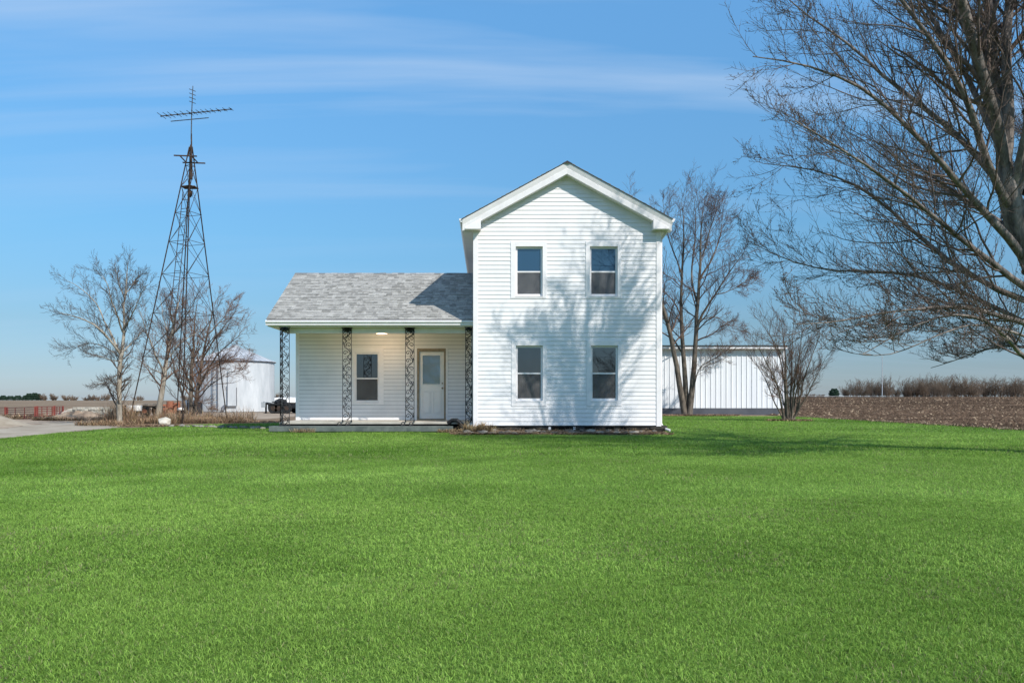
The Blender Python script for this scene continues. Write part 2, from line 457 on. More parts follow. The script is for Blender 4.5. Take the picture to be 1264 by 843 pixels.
def plow_mat():
    m, nt, b = nmat('plowed_soil')
    v = coords(nt, (.35, 1.0, 1))
    rot = v.node; rot.inputs['Rotation'].default_value = (0, 0, .06)
    n1 = N(nt, 'ShaderNodeTexNoise', i_Scale=1.5, i_Detail=9.0, i_Roughness=.85); nt.links.new(v, n1.inputs['Vector'])
    n3 = N(nt, 'ShaderNodeTexNoise', i_Scale=.09, i_Detail=6.0, i_Roughness=.6); nt.links.new(v, n3.inputs['Vector'])
    n5 = N(nt, 'ShaderNodeTexNoise', i_Scale=1.0, i_Detail=7.0, i_Roughness=.7); mp5 = N(nt, 'ShaderNodeMapping'); mp5.inputs['Scale'].default_value = (.012, .085, 1); nt.links.new(nt.nodes['Texture Coordinate'].outputs['Object'], mp5.inputs['Vector']); nt.links.new(mp5.outputs[0], n5.inputs['Vector'])
    w = N(nt, 'ShaderNodeTexWave', i_Scale=.42, i_Distortion=3.0, i_Detail=3.0, bands_direction='Y'); nt.links.new(v, w.inputs['Vector'])
    r = ramp(nt, [(.32, (.026, .016, .010)), (.5, (.085, .052, .032)), (.62, (.17, .112, .074)), (.76, (.33, .25, .18))])
    mx = N(nt, 'ShaderNodeMath', operation='MULTIPLY_ADD'); mx.inputs[1].default_value = .16
    nt.links.new(w.outputs['Fac'], mx.inputs[0])
    ad = N(nt, 'ShaderNodeMath', operation='MULTIPLY_ADD'); ad.inputs[1].default_value = .9; ad.inputs[2].default_value = -.06
    nt.links.new(n1.outputs['Fac'], ad.inputs[0]); nt.links.new(ad.outputs[0], mx.inputs[2])
    nt.links.new(mx.outputs[0], r.inputs['Fac'])
    r3 = ramp(nt, [(.35, (.75, .74, .72)), (.65, (1.3, 1.25, 1.2))]); nt.links.new(n3.outputs['Fac'], r3.inputs['Fac'])
    mm = N(nt, 'ShaderNodeMix', data_type='RGBA', blend_type='MULTIPLY'); mm.inputs['Factor'].default_value = 1
    nt.links.new(r.outputs['Color'], mm.inputs['A']); nt.links.new(r3.outputs['Color'], mm.inputs['B'])
    r5 = ramp(nt, [(.38, (.55, .53, .52)), (.5, (1, 1, 1)), (.60, (2.0, 1.9, 1.75))]); nt.links.new(n5.outputs['Fac'], r5.inputs['Fac'])
    m5 = N(nt, 'ShaderNodeMix', data_type='RGBA', blend_type='MULTIPLY'); m5.inputs['Factor'].default_value = 1
    nt.links.new(mm.outputs['Result'], m5.inputs['A']); nt.links.new(r5.outputs['Color'], m5.inputs['B'])
    nt.links.new(m5.outputs['Result'], b.inputs['Base Color'])
    b.inputs['Roughness'].default_value = 1; b.inputs['Specular IOR Level'].default_value = .1
    bp = N(nt, 'ShaderNodeBump', i_Strength=1.0, i_Distance=.12)
    nt.links.new(mx.outputs[0], bp.inputs['Height']); nt.links.new(bp.outputs['Normal'], b.inputs['Normal'])
    return m

def sheet(name, x0, x1, y0, y1, mat, dz=.004, k=.0004, nx=60, ny=60, edge=None, jag=0):
    ys = y0 + (np.geomspace(1, 1 + (y1 - y0), ny) - 1)
    rng_ = np.random.default_rng(3)
    X = np.linspace(0, 1, nx)[None] * np.ones((ny, 1)); Y = ys[:, None] * np.ones((1, nx))
    X = x0 + (x1 - x0) * X ** 1.6
    if jag: X[:, 0] += rng_.uniform(-jag, jag, ny)
    Z = terrain(X, Y) + dz + k * np.hypot(X, Y)
    V = np.stack([X, Y, Z], -1).reshape(-1, 3)
    i = np.arange(ny - 1)[:, None] * nx; j = np.arange(nx - 1)[None]
    q = np.stack([i + j, i + j + 1, i + j + nx + 1, i + j + nx], -1).reshape(-1, 4)
    o = link(name, np_mesh(name, V, quad=q), mat); o['kind'] = 'structure'
    return o
sheet('plowed_field', 16.25, 620, 12, 296, plow_mat(), jag=.15)

def px_poly(pts): return [at(px, py, F * CAMZ / (py - VY))[:2] for px, py in pts]

# pale strip of far field track on the right skyline
m_strip = varied('pale_far_track', (.50, .46, .42), (.72, .68, .63), scale=.4, rough=1)
pts = []
for i in range(25):
    a = .40 + (.535 - .40) * i / 24
    pts.append((a, 235 + 55 * i / 24 * -0.3))
vs = []; fs = []
for i, (a, Y) in enumerate(pts):
    w_ = 30 * (1 - i / 26)
    for yy in (Y + 18, Y + 18 + w_):
        X = a * yy; vs.append((X, yy, float(terrain(X, yy)) + .2 + .0006 * yy))
    if i: fs.append((2 * i - 2, 2 * i, 2 * i + 1, 2 * i - 1))
mb = MB(); mb.add(vs, fs); mb.build('far_track', m_strip)['kind'] = 'structure'

# ---- gravel drive
m_gravel = varied('pale_gravel', (.25, .205, .15), (.41, .355, .28), scale=1.1, rough=1, bump=.8, bscale=30, detail=10)
def flat_poly(name, poly, z, mat, sub=0, jag=0):
    rr = random.Random(5)
    out = []
    n = len(poly)
    for i in range(n):
        a = Vector(poly[i]); b = Vector(poly[(i + 1) % n])
        k = max(1, int((b - a).length / .35)) if jag else 1
        for t in range(k):
            p = a.lerp(b, t / k)
            out.append((p.x + rr.uniform(-jag, jag), p.y + rr.uniform(-jag, jag), z))
    mb = MB(); mb.add(out, [tuple(range(len(out)))])
    o = mb.build(name, mat); o['kind'] = 'structure'
    return o
drive = px_poly([(-260, 560), (-60, 545), (0, 541), (60, 535.5), (110, 531), (146, 527.5), (170, 524.6), (146, 521), (118, 520.3), (60, 522.5), (30, 525.5), (0, 530), (-80, 533), (-300, 536)])
flat_poly('driveway', drive, .006, m_gravel, jag=.10)
yard = px_poly([(0, 530.3), (34, 525.2), (60, 522.2), (118, 520), (150, 520), (330, 517), (365, 514), (365, 508.5), (240, 508.5), (120, 509), (60, 513), (0, 516), (-200, 520), (-200, 531)])
m_yard = varied('tan_farmyard_dirt', (.22, .16, .11), (.40, .32, .24), scale=.7, rough=1, bump=.8, bscale=12, detail=10, lo=.3, hi=.7)
flat_poly('farmyard', yard, .003, m_yard, jag=.12)

# ---- lawn
LAWN = [(-16, 14), (-11.75, 18.6), (-12.0, 21.6), (-12.1, 25), (-10.9, 26), (-10.7, 28.6), (-8.6, 30), (-6, 31.5), (5, 34), (6.5, 41.3),
        (16.2, 41.3), (16.25, 39.6), (16.35, 30), (16.45, 24), (16.6, 18), (17.5, 10), (18, -9), (-18, -9), (-18, 12)]
def lawn_mat():
    m, nt, b = nmat('lawn_turf')
    v = coords(nt)
    n1 = N(nt, 'ShaderNodeTexNoise', i_Scale=.35, i_Detail=5.0); nt.links.new(v, n1.inputs['Vector'])
    n2 = N(nt, 'ShaderNodeTexNoise', i_Scale=28.0, i_Detail=6.0, i_Roughness=.7); nt.links.new(v, n2.inputs['Vector'])
    r1 = ramp(nt, [(.35, (.09, .17, .022)), (.65, (.14, .25, .04))]); nt.links.new(n1.outputs['Fac'], r1.inputs['Fac'])
    r2 = ramp(nt, [(.3, (.45, .45, .45)), (.7, (1.2, 1.2, 1.2))]); nt.links.new(n2.outputs['Fac'], r2.inputs['Fac'])
    mx = N(nt, 'ShaderNodeMix', data_type='RGBA', blend_type='MULTIPLY'); mx.inputs['Factor'].default_value = 1
    nt.links.new(r1.outputs['Color'], mx.inputs['A']); nt.links.new(r2.outputs['Color'], mx.inputs['B'])
    nt.links.new(mx.outputs['Result'], b.inputs['Base Color'])
    b.inputs['Roughness'].default_value = .9; b.inputs['Specular IOR Level'].default_value = .1
    bp = N(nt, 'ShaderNodeBump', i_Strength=.8, i_Distance=.02)
    nt.links.new(n2.outputs['Fac'], bp.inputs['Height']); nt.links.new(bp.outputs['Normal'], b.inputs['Normal'])
    return m
flat_poly('lawn', LAWN, .010, lawn_mat(), jag=.08)

# soil bed along the foundation
m_bed = varied('leaf_litter_soil', (.05, .036, .024), (.21, .155, .10), scale=9, rough=1, bump=1, bscale=30, detail=9, lo=.3, hi=.7)
BED = [(-.9, 21.9), (-1.0, 21.0), (-.3, 20.45), (.8, 20.35), (2.2, 20.55), (3.6, 20.6), (4.6, 20.8), (5.05, 21.3), (5.1, 21.9)]
mb = MB()
rr = random.Random(11)
nx, ny = 90, 14
vs = []
for i in range(nx + 1):
    x = -1.0 + 6.1 * i / nx
    edge = 20.45 + .12 * math.sin(x * 1.3) + .08 * math.sin(x * 4.1 + 1) + (.25 if x > 3.9 else 0) * (x - 3.9) + (.5 if x < -.6 else 0) * (-.6 - x) * 2
    for j in range(ny + 1):
        t = j / ny; y = edge + (21.66 - edge) * t
        vs.append((x, y, .012 + .085 * t ** 1.3 * min(1, (5.1 - x) * 2, (x + 1.0) * 2 + .02) + (rr.uniform(0, .018) if 0 < t else 0)))
fs = [(i * (ny + 1) + j, (i + 1) * (ny + 1) + j, (i + 1) * (ny + 1) + j + 1, i * (ny + 1) + j + 1) for i in range(nx) for j in range(ny)]
mb.add(vs, fs); mb.build('soil_bed', m_bed)['kind'] = 'structure'

# ================================================================== FARMHOUSE
YF = 21.6; SF = F / YF
XL, XR = -.341, 4.889
XC = (XL + XR) / 2 - .03; ZR = 7.53; SL = .545; HW = 2.92; YB = 30.9
def HX(px): return (px - VX) / SF
def HZ(py): return CAMZ + (VY - py) / SF
house = thing('farmhouse', 'two storey white sided farmhouse with single storey porch wing', 'house', (2.27, 21.6, 0))

def siding(mb, ul, ur, z0, z1, ex, opens, P, lip=.016, shade_strips=None):
    br = set([z0, z1]); c = z0
    courses = []
    while c < z1 - 1e-6:
        courses.append((c, min(c + ex, z1))); c += ex
    for (a, b) in courses: br.add(a); br.add(b)
    for o in opens: br.add(max(z0, o[2])); br.add(min(z1, o[3]))
    br = sorted(x for x in br if z0 <= x <= z1)
    def out(z, c0): return lip - (lip - .003) * (z - c0) / ex
    for a, b in zip(br[:-1], br[1:]):
        if b - a < 1e-5: continue
        mid = (a + b) / 2
        c0 = next(c for c in courses if c[0] <= mid <= c[1])[0]
        la, ra, lb, rb = ul(a), ur(a), ul(b), ur(b)
        cuts = sorted([(o[0], o[1]) for o in opens if o[2] < mid < o[3]])
        segs = []; L = (la, lb)
        for (c1, c2) in cuts:
            if c2 < min(la, lb) or c1 > max(ra, rb): continue
            segs.append((L, (c1, c1))); L = (c2, c2)
        segs.append((L, (ra, rb)))
        for (l, r) in segs:
            if r[0] - l[0] < .005 and r[1] - l[1] < .005: continue
            mb.quad(P(l[0], out(a, c0), a), P(r[0], out(a, c0), a), P(r[1], out(b, c0), b), P(l[1], out(b, c0), b))
            if shade_strips is not None and abs(b - min(c0 + ex, z1)) < 1e-6 and b - a > .012:
                shade_strips.quad(P(l[1], .0062, b - .011), P(r[1], .0062, b - .011), P(r[1], .0052, b), P(l[1], .0052, b))  # strip painting the shade line below the next course
            if abs(a - c0) < 1e-6:
                mb.quad(P(l[0], -.002, a), P(r[0], -.002, a), P(r[0], lip, a), P(l[0], lip, a))

front_opens = {}
W = [  # casing outer, opening, in photo pixels of the front wall plane
    ((630.4, 674.8, 298, 368.3), (636.6, 669.8, 304.5, 366.0)),
    ((722.8, 766.6, 298, 368.3), (728.0, 762.4, 304.5, 366.0)),
    ((631.3, 674.5, 420.3, 501.3), (636.9, 669.9, 426.6, 495.0)),
    ((724.0, 767.3, 420.3, 501.3), (729.5, 762.6, 426.6, 495.0)),
]
opens = [(HX(c[0]) + .01, HX(c[1]) - .01, HZ(c[3]) + .01, HZ(c[2]) - .01) for c, o in W]
def zu(x): return ZR - SL * abs(x - XC)
mb = MB()
siding(mb, lambda z: max(XL, XC - (ZR - .25 - z) / SL), lambda z: min(XR, XC + (ZR - .25 - z) / SL), .227, ZR - .26, .1183, opens, lambda u, o, z: (u, YF - o, z))
mb.build('siding', M['siding'], house)
mb = MB()
siding(mb, lambda z: YF, lambda z: YB - .3, .227, 5.75, .1183, [], lambda u, o, z: (XL - o, u, z))
siding(mb, lambda z: YF, lambda z: YB - .3, .227, 5.75, .1183, [], lambda u, o, z: (XR + o, u, z))
siding(mb, lambda z: max(XL, XC - (ZR - .25 - z) / SL), lambda z: min(XR, XC + (ZR - .25 - z) / SL), .227, ZR - .26, .1183, [], lambda u, o, z: (u, YB - .3 + o, z))
mb.build('siding', M['siding'], house)

# corner posts
for (x0, x1) in ((XL - .022, XL + .105), (XR - .115, XR + .022)):
    mb = MB(); mb.box(x0, x1, YF - .028, YF + .12, .20, 5.72); mb.build('corner_trim', M['trim'], house, bevel=.004)
# starter strip
mb = MB(); mb.box(XL, XR, YF - .012, YF + .02, .185, .226); mb.build('starter_strip', M['gap'], house)

def window(P, op, ca, depth=.085, rail=.5, name='window', glass='glass'):
    """P maps (u, out, z) on a wall; op opening, ca casing outer, (u0,u1,z0,z1)"""
    u0, u1, z0, z1 = op; c0, c1, d0, d1 = ca
    def bx(mb, a0, a1, o0, o1, b0, b1):
        v = [P(a0, o0, b0), P(a1, o0, b0), P(a1, o1, b0), P(a0, o1, b0), P(a0, o0, b1), P(a1, o0, b1), P(a1, o1, b1), P(a0, o1, b1)]
        mb.add(v, [(0, 1, 2, 3), (7, 6, 5, 4), (4, 5, 1, 0), (5, 6, 2, 1), (6, 7, 3, 2), (7, 4, 0, 3)])
    mb = MB()
    for a in ((c0, u0, d0, d1), (u1, c1, d0, d1), (u0 + .0005, u1 - .0005, z1, d1 - .001), (u0 + .0005, u1 - .0005, d0 + .001, z0)):
        bx(mb, a[0], a[1], -depth, .024, a[2], a[3])
    w = mb.build(name, M['trim'], house, bevel=.003)
    fr = .05; mr = z0 + .045 + (z1 - z0 - .09) * rail
    mb = MB()
    bx(mb, u0, u0 + fr, -depth, -depth + .025, z0, z1); bx(mb, u1 - fr, u1, -depth, -depth + .025, z0, z1)
    bx(mb, u0 + fr, u1 - fr, -depth, -depth + .025, z1 - fr * 1.1, z1); bx(mb, u0 + fr, u1 - fr, -depth, -depth + .025, z0, z0 + .075)
    bx(mb, u0 + fr, u1 - fr, -depth, -depth + .03, mr - .02, mr + .02)
    mb.build('frame', M['metalwhite'], w)
    mb = MB()
    v = [P(u0 - .004, -depth + .01, z0), P(u1 + .004, -depth + .01, z0), P(u1 + .004, .032, z0 - .012), P(u0 - .004, .032, z0 - .012)]
    v2 = [P(u0 - .004, -depth + .01, z0 + .02), P(u1 + .004, -depth + .01, z0 + .02), P(u1 + .004, .032, z0 + .006), P(u0 - .004, .032, z0 + .006)]
    mb.add(v + v2, [(0, 1, 2, 3), (7, 6, 5, 4), (4, 5, 1, 0), (5, 6, 2, 1), (6, 7, 3, 2), (7, 4, 0, 3)])
    mb.build('sill', M['metalwhite'], w)
    for a, b, o in ((mr + .018, z1 - fr, .008), (z0 + .07, mr - .018, .004)):
        mb = MB(); mb.quad(P(u0 + fr - .004, -depth + o, a), P(u1 - fr + .004, -depth + o, a), P(u1 - fr + .004, -depth + o, b), P(u0 + fr - .004, -depth + o, b))
        mb.build('pane', M[glass], w)
    mb = MB(); mb.quad(P(u0 + fr - .003, -depth + .018, z0 + .07), P(u1 - fr + .003, -depth + .018, z0 + .07), P(u1 - fr + .003, -depth + .018, mr - .018), P(u0 + fr - .003, -depth + .018, mr - .018))
    mb.build('screen', M['screen'], w)
    return w

for c, o in W:
    window(lambda u, ou, z: (u, YF - ou, z), (HX(o[0]), HX(o[1]), HZ(o[3]), HZ(o[2])), (HX(c[0]), HX(c[1]), HZ(c[3]), HZ(c[2])), glass='glass_skytint' if c[2] < 400 else 'glass')

# foundation, crawl opening
rngF = random.Random(21)
mb = MB()
mb.box(XL + .03, XR - .03, YF + .1, YF + .3, -.1, .19, col=(.03, .027, .024))
x = XL + .05
while x < XR - .1:
    w_ = rngF.uniform(.12, .42)
    if not (HX(680) < x + w_ / 2 < HX(707)):
        for zz in (0.03, .13):
            if rngF.random() < .8:
                g = rngF.uniform(.02, .08)
                mb.rock((x + w_ / 2, YF + .10 + rngF.uniform(-.01, .03), zz + rngF.uniform(-.02, .03)), (w_ * 1.05, .14, .13), rngF, col=(g * 1.1, g, g * .86))
    x += w_ * .9
mb.build('foundation', M['stone'], house, colors=True)
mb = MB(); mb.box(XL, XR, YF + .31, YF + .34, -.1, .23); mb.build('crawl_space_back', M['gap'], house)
for px in (678.5, 709):
    mb = MB(); mb.box(HX(px) - .035, HX(px) + .035, YF - .01, YF + .1, .02, .184); mb.build('foundation_block', M['trim'], house, bevel=.008)
mb = MB(); mb.tube([(HX(718.5), YF - .06, .105), (HX(718.5), YF + .1, .11)], .085, 16); mb.tube([(HX(718.5), YF - .075, .105), (HX(718.5), YF - .055, .105)], .06, 12)
mb.build('vent_pipe', M['iron'], house)

# rake boards and returns
YR = 21.35
prof = [(-.07, -.012), (-.07, -.04), (-.025, -.175), (-.035, -.18), (-.02, -.325), (.30, -.325), (.30, -.02)]
for sgn in (-1, 1):
    vs = []
    for x in (XC, XC + sgn * (HW - .02)):
        for (dy, dz) in prof: vs.append((x, YR + dy, zu(x) + dz))
    n = len(prof)
    fs = [(i, (i + 1) % n, n + (i + 1) % n, n + i) for i in range(n)] + [tuple(range(n)), tuple(range(n, 2 * n))]
    mb = MB(); mb.add(vs, fs); mb.build('rake_board', M['trim'], house)
    xa, xb = XC + sgn * (HW - .09), XC + sgn * (HW - .53)
    zb = 5.675
    mb = MB(); mb.prism([(xa, zu(xa) - .27), (xa, zb), (xb, zb), (xb, zu(xb) - .27)], YR - .035, YF - .03)
    mb.build('eave_return', M['trim'], house, bevel=.004)
    # soffit and fascia down the side
    xw = XL if sgn < 0 else XR
    xs = sorted([XC + sgn * (HW - .05), xw])
    mb = MB(); mb.box(xs[0], xs[1], YF - .03 + .002, YB, 5.665, 5.69); mb.build('soffit', M['soffit'], house)
    xf = XC + sgn * (HW - .05)
    mb = MB(); mb.box(min(xf, xf - sgn * .02), max(xf, xf - sgn * .02), YR + .02, YB, 5.69, zu(xf) - .03); mb.build('fascia', M['trim'], house)
    # frieze under soffit at wall
    # gutter
    g0 = XC + sgn * (HW - .045)
    mb = MB()
    pr = [(g0, 5.86), (g0, 5.955), (g0 + sgn * .115, 5.955), (g0 + sgn * .115, 5.93), (g0 + sgn * .075, 5.86)]
    mb.prism(pr, YR - .05, YB); mb.build('gutter', M['metalwhite'], house)
# downspout: elbow under right gutter, then down the corner
g0 = XC + HW - .045
mb = MB()
mb.tube([(g0 + .05, YR + .12, 5.87), (g0 + .04, YR + .16, 5.80), (XR + .12, YR + .40, 5.56), (XR + .06, YR + .42, 5.46), (XR + .055, YR + .42, 3), (XR + .055, YR + .42, .28), (XR + .12, YR + .34, .14), (XR + .26, YR + .2, .09)], .036, 8)
mb.build('downspout', M['metalwhite'], house)

def shingles(name, u0, u1, s_len, P, rng, parent=house, dark=1.0, ex=.14):
    """P(u, s, h): u along the eave, s up the slope, h off the deck"""
    mb = MB(); n = int(s_len / ex)
    for r in range(n + 1):
        s0 = r * ex; s1 = min(s0 + ex, s_len)
        if s1 - s0 < .02: break
        u = u0 - rng.uniform(0, .25)
        while u < u1:
            w = rng.choice([.07, .1, .13, .17, .22]) * rng.uniform(.85, 1.15)
            a, b = max(u, u0), min(u + w, u1)
            u += w
            if b - a < .005: continue
            t = rng.choice([.010, .010, .020]) + rng.uniform(0, .003)
            g = rng.choice([.25, .29, .32, .34, .36, .40]) * rng.uniform(.93, 1.07) * dark
            c = (g * 1.05, g * 1.02, g * .94)
            v = [P(a, s0, t), P(b, s0, t), P(b, s1, .004), P(a, s1, .004), P(a, s0, 0), P(b, s0, 0)]
            mb.add(v, [(0, 1, 2, 3), (4, 5, 1, 0)], col=c)
            mb.add([v[0], v[3], v[4]], [(0, 1, 2)], col=c); mb.add([v[1], v[2], v[5]], [(2, 1, 0)], col=c)
    return mb.build(name, M['shingle'], parent, colors=True)

# main roof
rngS = random.Random(4)
th = math.atan(SL)
for sgn in (-1, 1):
    mb = MB()
    x0, x1 = XC, XC + sgn * HW
    v = [(x0, YR - .09, ZR - .012), (x1, YR - .09, ZR - .012 - SL * HW), (x1, YB, ZR - .012 - SL * HW), (x0, YB, ZR - .012)]
    v += [(a, b, c + .012) for a, b, c in v]
    mb.add(v, [(0, 1, 2, 3), (7, 6, 5, 4), (4, 5, 1, 0), (5, 6, 2, 1), (6, 7, 3, 2), (7, 4, 0, 3)])
    roof = mb.build('roof', M['darkroof'], house)
    L_ = HW / math.cos(th)
    def P(u, s, h, sgn=sgn):
        x = XC + sgn * (HW - s * math.cos(th)); z = ZR + .001 - SL * HW + s * math.sin(th)
        return (x + sgn * math.sin(th) * h, u, z + math.cos(th) * h)
    shingles('shingles', YR - .09, YB, L_, P, rngS, roof, dark=.7)
mb = MB(); mb.add([(XC - .14, YR - .095, ZR - .06), (XC, YR - .095, ZR + .018), (XC + .14, YR - .095, ZR - .06), (XC - .14, YB, ZR - .06), (XC, YB, ZR + .018), (XC + .14, YB, ZR - .06)], [(0, 1, 4, 3), (1, 2, 5, 4), (0, 2, 1), (3, 4, 5)]); mb.build('ridge_cap', M['darkroof'], house)

# ------------------------------------------------ wing
YE = 22.05; SE = F / 22.1; YW = 24.3; SW = F / YW
WXL = -6.28; WL = -5.985; WR_ = XL - .02; EZ = 3.25; RZ = 5.09; YRG = 25.4
wsl = (RZ - EZ) / (YRG - YE); wth = math.atan(wsl); YBK = 2 * YRG - YE
def WX(px): return (px - VX) / SW
def WZ(py): return CAMZ + (VY - py) / SW
wo = (WX(438), WX(468), WZ(497), WZ(435)); wc = (WX(434.7), WX(473.6), WZ(499.3), WZ(429))
do = (WX(514.8), WX(550.3), WZ(517.6), WZ(430.2))
mb = MB(); shade_mb = MB()
siding(mb, lambda z: WL, lambda z: XL, .305, 3.06, .1183, [(wc[0] + .01, wc[1] - .01, wc[2] + .01, wc[3] - .01), (WX(512.2) + .01, WX(552.8) - .01, 0, WZ(428.6) - .01)], lambda u, o, z: (u, YW - o, z), lip=.016, shade_strips=shade_mb)
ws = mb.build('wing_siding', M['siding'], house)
shade_mb.build('lap_shade', M['joint'], ws)  # painted shade lines, wing front wall only
mb = MB()
siding(mb, lambda z: max(YW, YRG - (RZ - .05 - z) / wsl), lambda z: min(YBK - .35, YRG + (RZ - .05 - z) / wsl), .25, RZ - .06, .1183, [], lambda u, o, z: (WL - o, u, z), lip=.014)
mb.box(WL, XL, YBK - .37, YBK - .35, .2, 3.1)
mb.build('wing_siding', M['siding'], house)
mb = MB(); mb.box(WL - .02, WL + .085, YW - .026, YW + .1, .285, 3.05); mb.build('corner_trim', M['trim'], house, bevel=.003)
window(lambda u, ou, z: (u, YW - ou, z), wo, wc, depth=.05, rail=.48)
# door
mb = MB()
y0, y1 = YW - .03, YW + .06
mb.box(WX(512.2), do[0], y0, y1, .30, WZ(428.6)); mb.box(do[1], WX(552.8), y0, y1, .30, WZ(428.6)); mb.box(do[0], do[1], y0, y1, do[3], WZ(428.6) - .001)
mb.build('door_casing', M['trim'], house, bevel=.003)
mb = MB()
y0, y1 = YW - .036, YW + .06
mb.box(do[0] + .001, WX(517.4), y0, y1, .30, do[3]); mb.box(WX(548.2), do[1] - .001, y0, y1, .30, do[3]); mb.box(WX(517.4), WX(548.2), y0, y1, WZ(433.8), do[3] - .001)
mb.box(WX(517.4), WX(548.2), y0 - .03, y1, .30, .335)
mb.build('door_frame', M['jamb'], house, bevel=.003)
dx0, dx1, dz0, dz1 = WX(517.6), WX(548.0), .34, WZ(434)
yd = YW + .02
mb = MB()
g0, g1, gz0, gz1 = WX(521.6), WX(543.4), WZ(474.3), WZ(438.6)
mb.box(dx0, g0, yd, yd + .04, dz0, dz1); mb.box(g1, dx1, yd, yd + .04, dz0, dz1); mb.box(g0, g1, yd, yd + .04, gz1, dz1); mb.box(g0, g1, yd, yd + .04, dz0, gz0)
# mouldings round glass and two raised lower panels
def ring(mb, a0, a1, b0, b1, w, y, t):
    mb.box(a0, a1, y - t, y, b0, b0 + w); mb.box(a0, a1, y - t, y, b1 - w, b1); mb.box(a0, a0 + w, y - t, y, b0 + w, b1 - w); mb.box(a1 - w, a1, y - t, y, b0 + w, b1 - w)
ring(mb, g0 - .02, g1 + .02, gz0 - .02, gz1 + .02, .024, yd, .012)
for (a, b) in ((521.2, 531.6), (534.6, 544.8)):
    ring(mb, WX(a), WX(b), WZ(510), WZ(482.5), .018, yd, .018)
    mb.box(WX(a) + .045, WX(b) - .045, yd - .014, yd, WZ(510) + .04, WZ(482.5) - .04)
door = mb.build('door', M['door'], house, bevel=.002)
mb = MB(); mb.quad((g0, yd + .01, gz0), (g1, yd + .01, gz0), (g1, yd + .01, gz1), (g0, yd + .01, gz1)); mb.build('pane', M['glassdoor'], door)
for zz, rr_ in ((WZ(479), .028), (WZ(473), .022)):
    mb = MB(); mb.tube([(WX(546), yd, zz), (WX(546), yd - .02, zz), (WX(546), yd - .045, zz), (WX(546), yd - .06, zz)], [rr_ * 1.1, rr_ * .5, rr_, rr_ * .7], 12)
    mb.build('handle', M['brass'], door, smooth=True)
# wing roof
mb = MB()
v = [(WXL, YE, EZ - .03), (WR_, YE, EZ - .03), (WR_, YRG, RZ - .03), (WXL, YRG, RZ - .03), (WXL, YBK, EZ - .03), (WR_, YBK, EZ - .03)]
v += [(a, b, c + .03) for a, b, c in v]
mb.add(v, [(0, 1, 2, 3), (3, 2, 5, 4), (6, 9, 8, 7), (9, 10, 11, 8), (6, 7, 1, 0), (0, 3, 9, 6), (3, 4, 10, 9), (1, 7, 8, 2), (2, 8, 11, 5), (4, 5, 11, 10)])
wroof = mb.build('wing_roof', M['darkroof'], house)
def PW(u, s, h): return (u, YE - .02 + s * math.cos(wth) - math.sin(wth) * h, EZ + .006 - .011 + s * math.sin(wth) + math.cos(wth) * h)
shingles('shingles', WXL - .02, WR_, (YRG - YE + .02) / math.cos(wth), PW, rngS, wroof, dark=1.0, ex=.135)
def PW2(u, s, h): return (u, YBK + .02 - s * math.cos(wth) + math.sin(wth) * h, EZ - .005 + s * math.sin(wth) + math.cos(wth) * h)
shingles('shingles', WXL - .02, WR_, (YRG - YE + .02) / math.cos(wth), PW2, rngS, wroof, dark=1.0, ex=.28)
mb = MB(); x = WXL - .02
while x < WR_ - .05:
    w_ = .2; t = rngS.uniform(0, .012); g = rngS.choice([.2, .27, .33]); c = (g, g, g * .97)
    x2 = min(x + w_, WR_)
    zr = RZ + .012 + t
    mb.add([(x, YRG - .12, zr - .06), (x2, YRG - .12, zr - .06), (x2, YRG, zr + .01), (x, YRG, zr + .01), (x, YRG + .12, zr - .06), (x2, YRG + .12, zr - .06), (x, YRG - .12, zr - .075), (x2, YRG - .12, zr - .075)],
           [(0, 1, 2, 3), (3, 2, 5, 4), (6, 7, 1, 0), (0, 3, 4)], col=c)
    x += w_
mb.build('ridge_cap', M['shingle'], wroof, colors=True)
# gutter, fascia, beam, ceiling
mb = MB()
gp = [(YE + .03, 3.075), (YE + .03, 3.215), (YE - .085, 3.215), (YE - .095, 3.195), (YE - .085, 3.15), (YE - .055, 3.125), (YE - .05, 3.075)]
x0, x1 = WXL - .02, XL - .03
n = len(gp)
mb.add([(x0, y, z) for y, z in gp] + [(x1, y, z) for y, z in gp], [tuple(range(n)), tuple(range(n, 2 * n))[::-1]] + [(i, (i + 1) % n, n + (i + 1) % n, n + i) for i in range(n)])
mb.build('wing_gutter', M['metalwhite'], house, bevel=.003)
mb = MB(); mb.box(WXL + .01, XL - .025, YE + .032, YE + .06, 3.04, 3.225); mb.build('wing_fascia', M['trim'], house)
mb = MB(); mb.box(WXL + .02, XL - .025, YE + .062, YW - .02, 3.045, 3.07)
k = 0; x = WXL + .1
while x < XL - .1:
    mb.box(x, x + .012, YE + .45, YW - .02, 3.037, 3.045); x += .085
mb.build('porch_ceiling', M['soffit'], house)
mb = MB()
bp_ = [(-5.93, 2.97), (-5.9, 2.91), (-5.82, 2.885), (XL - .025, 2.885), (XL - .025, 3.044), (-5.95, 3.044)]
mb.prism(bp_, 22.42, 22.62); mb.build('porch_beam', M['trim'], house, bevel=.006)
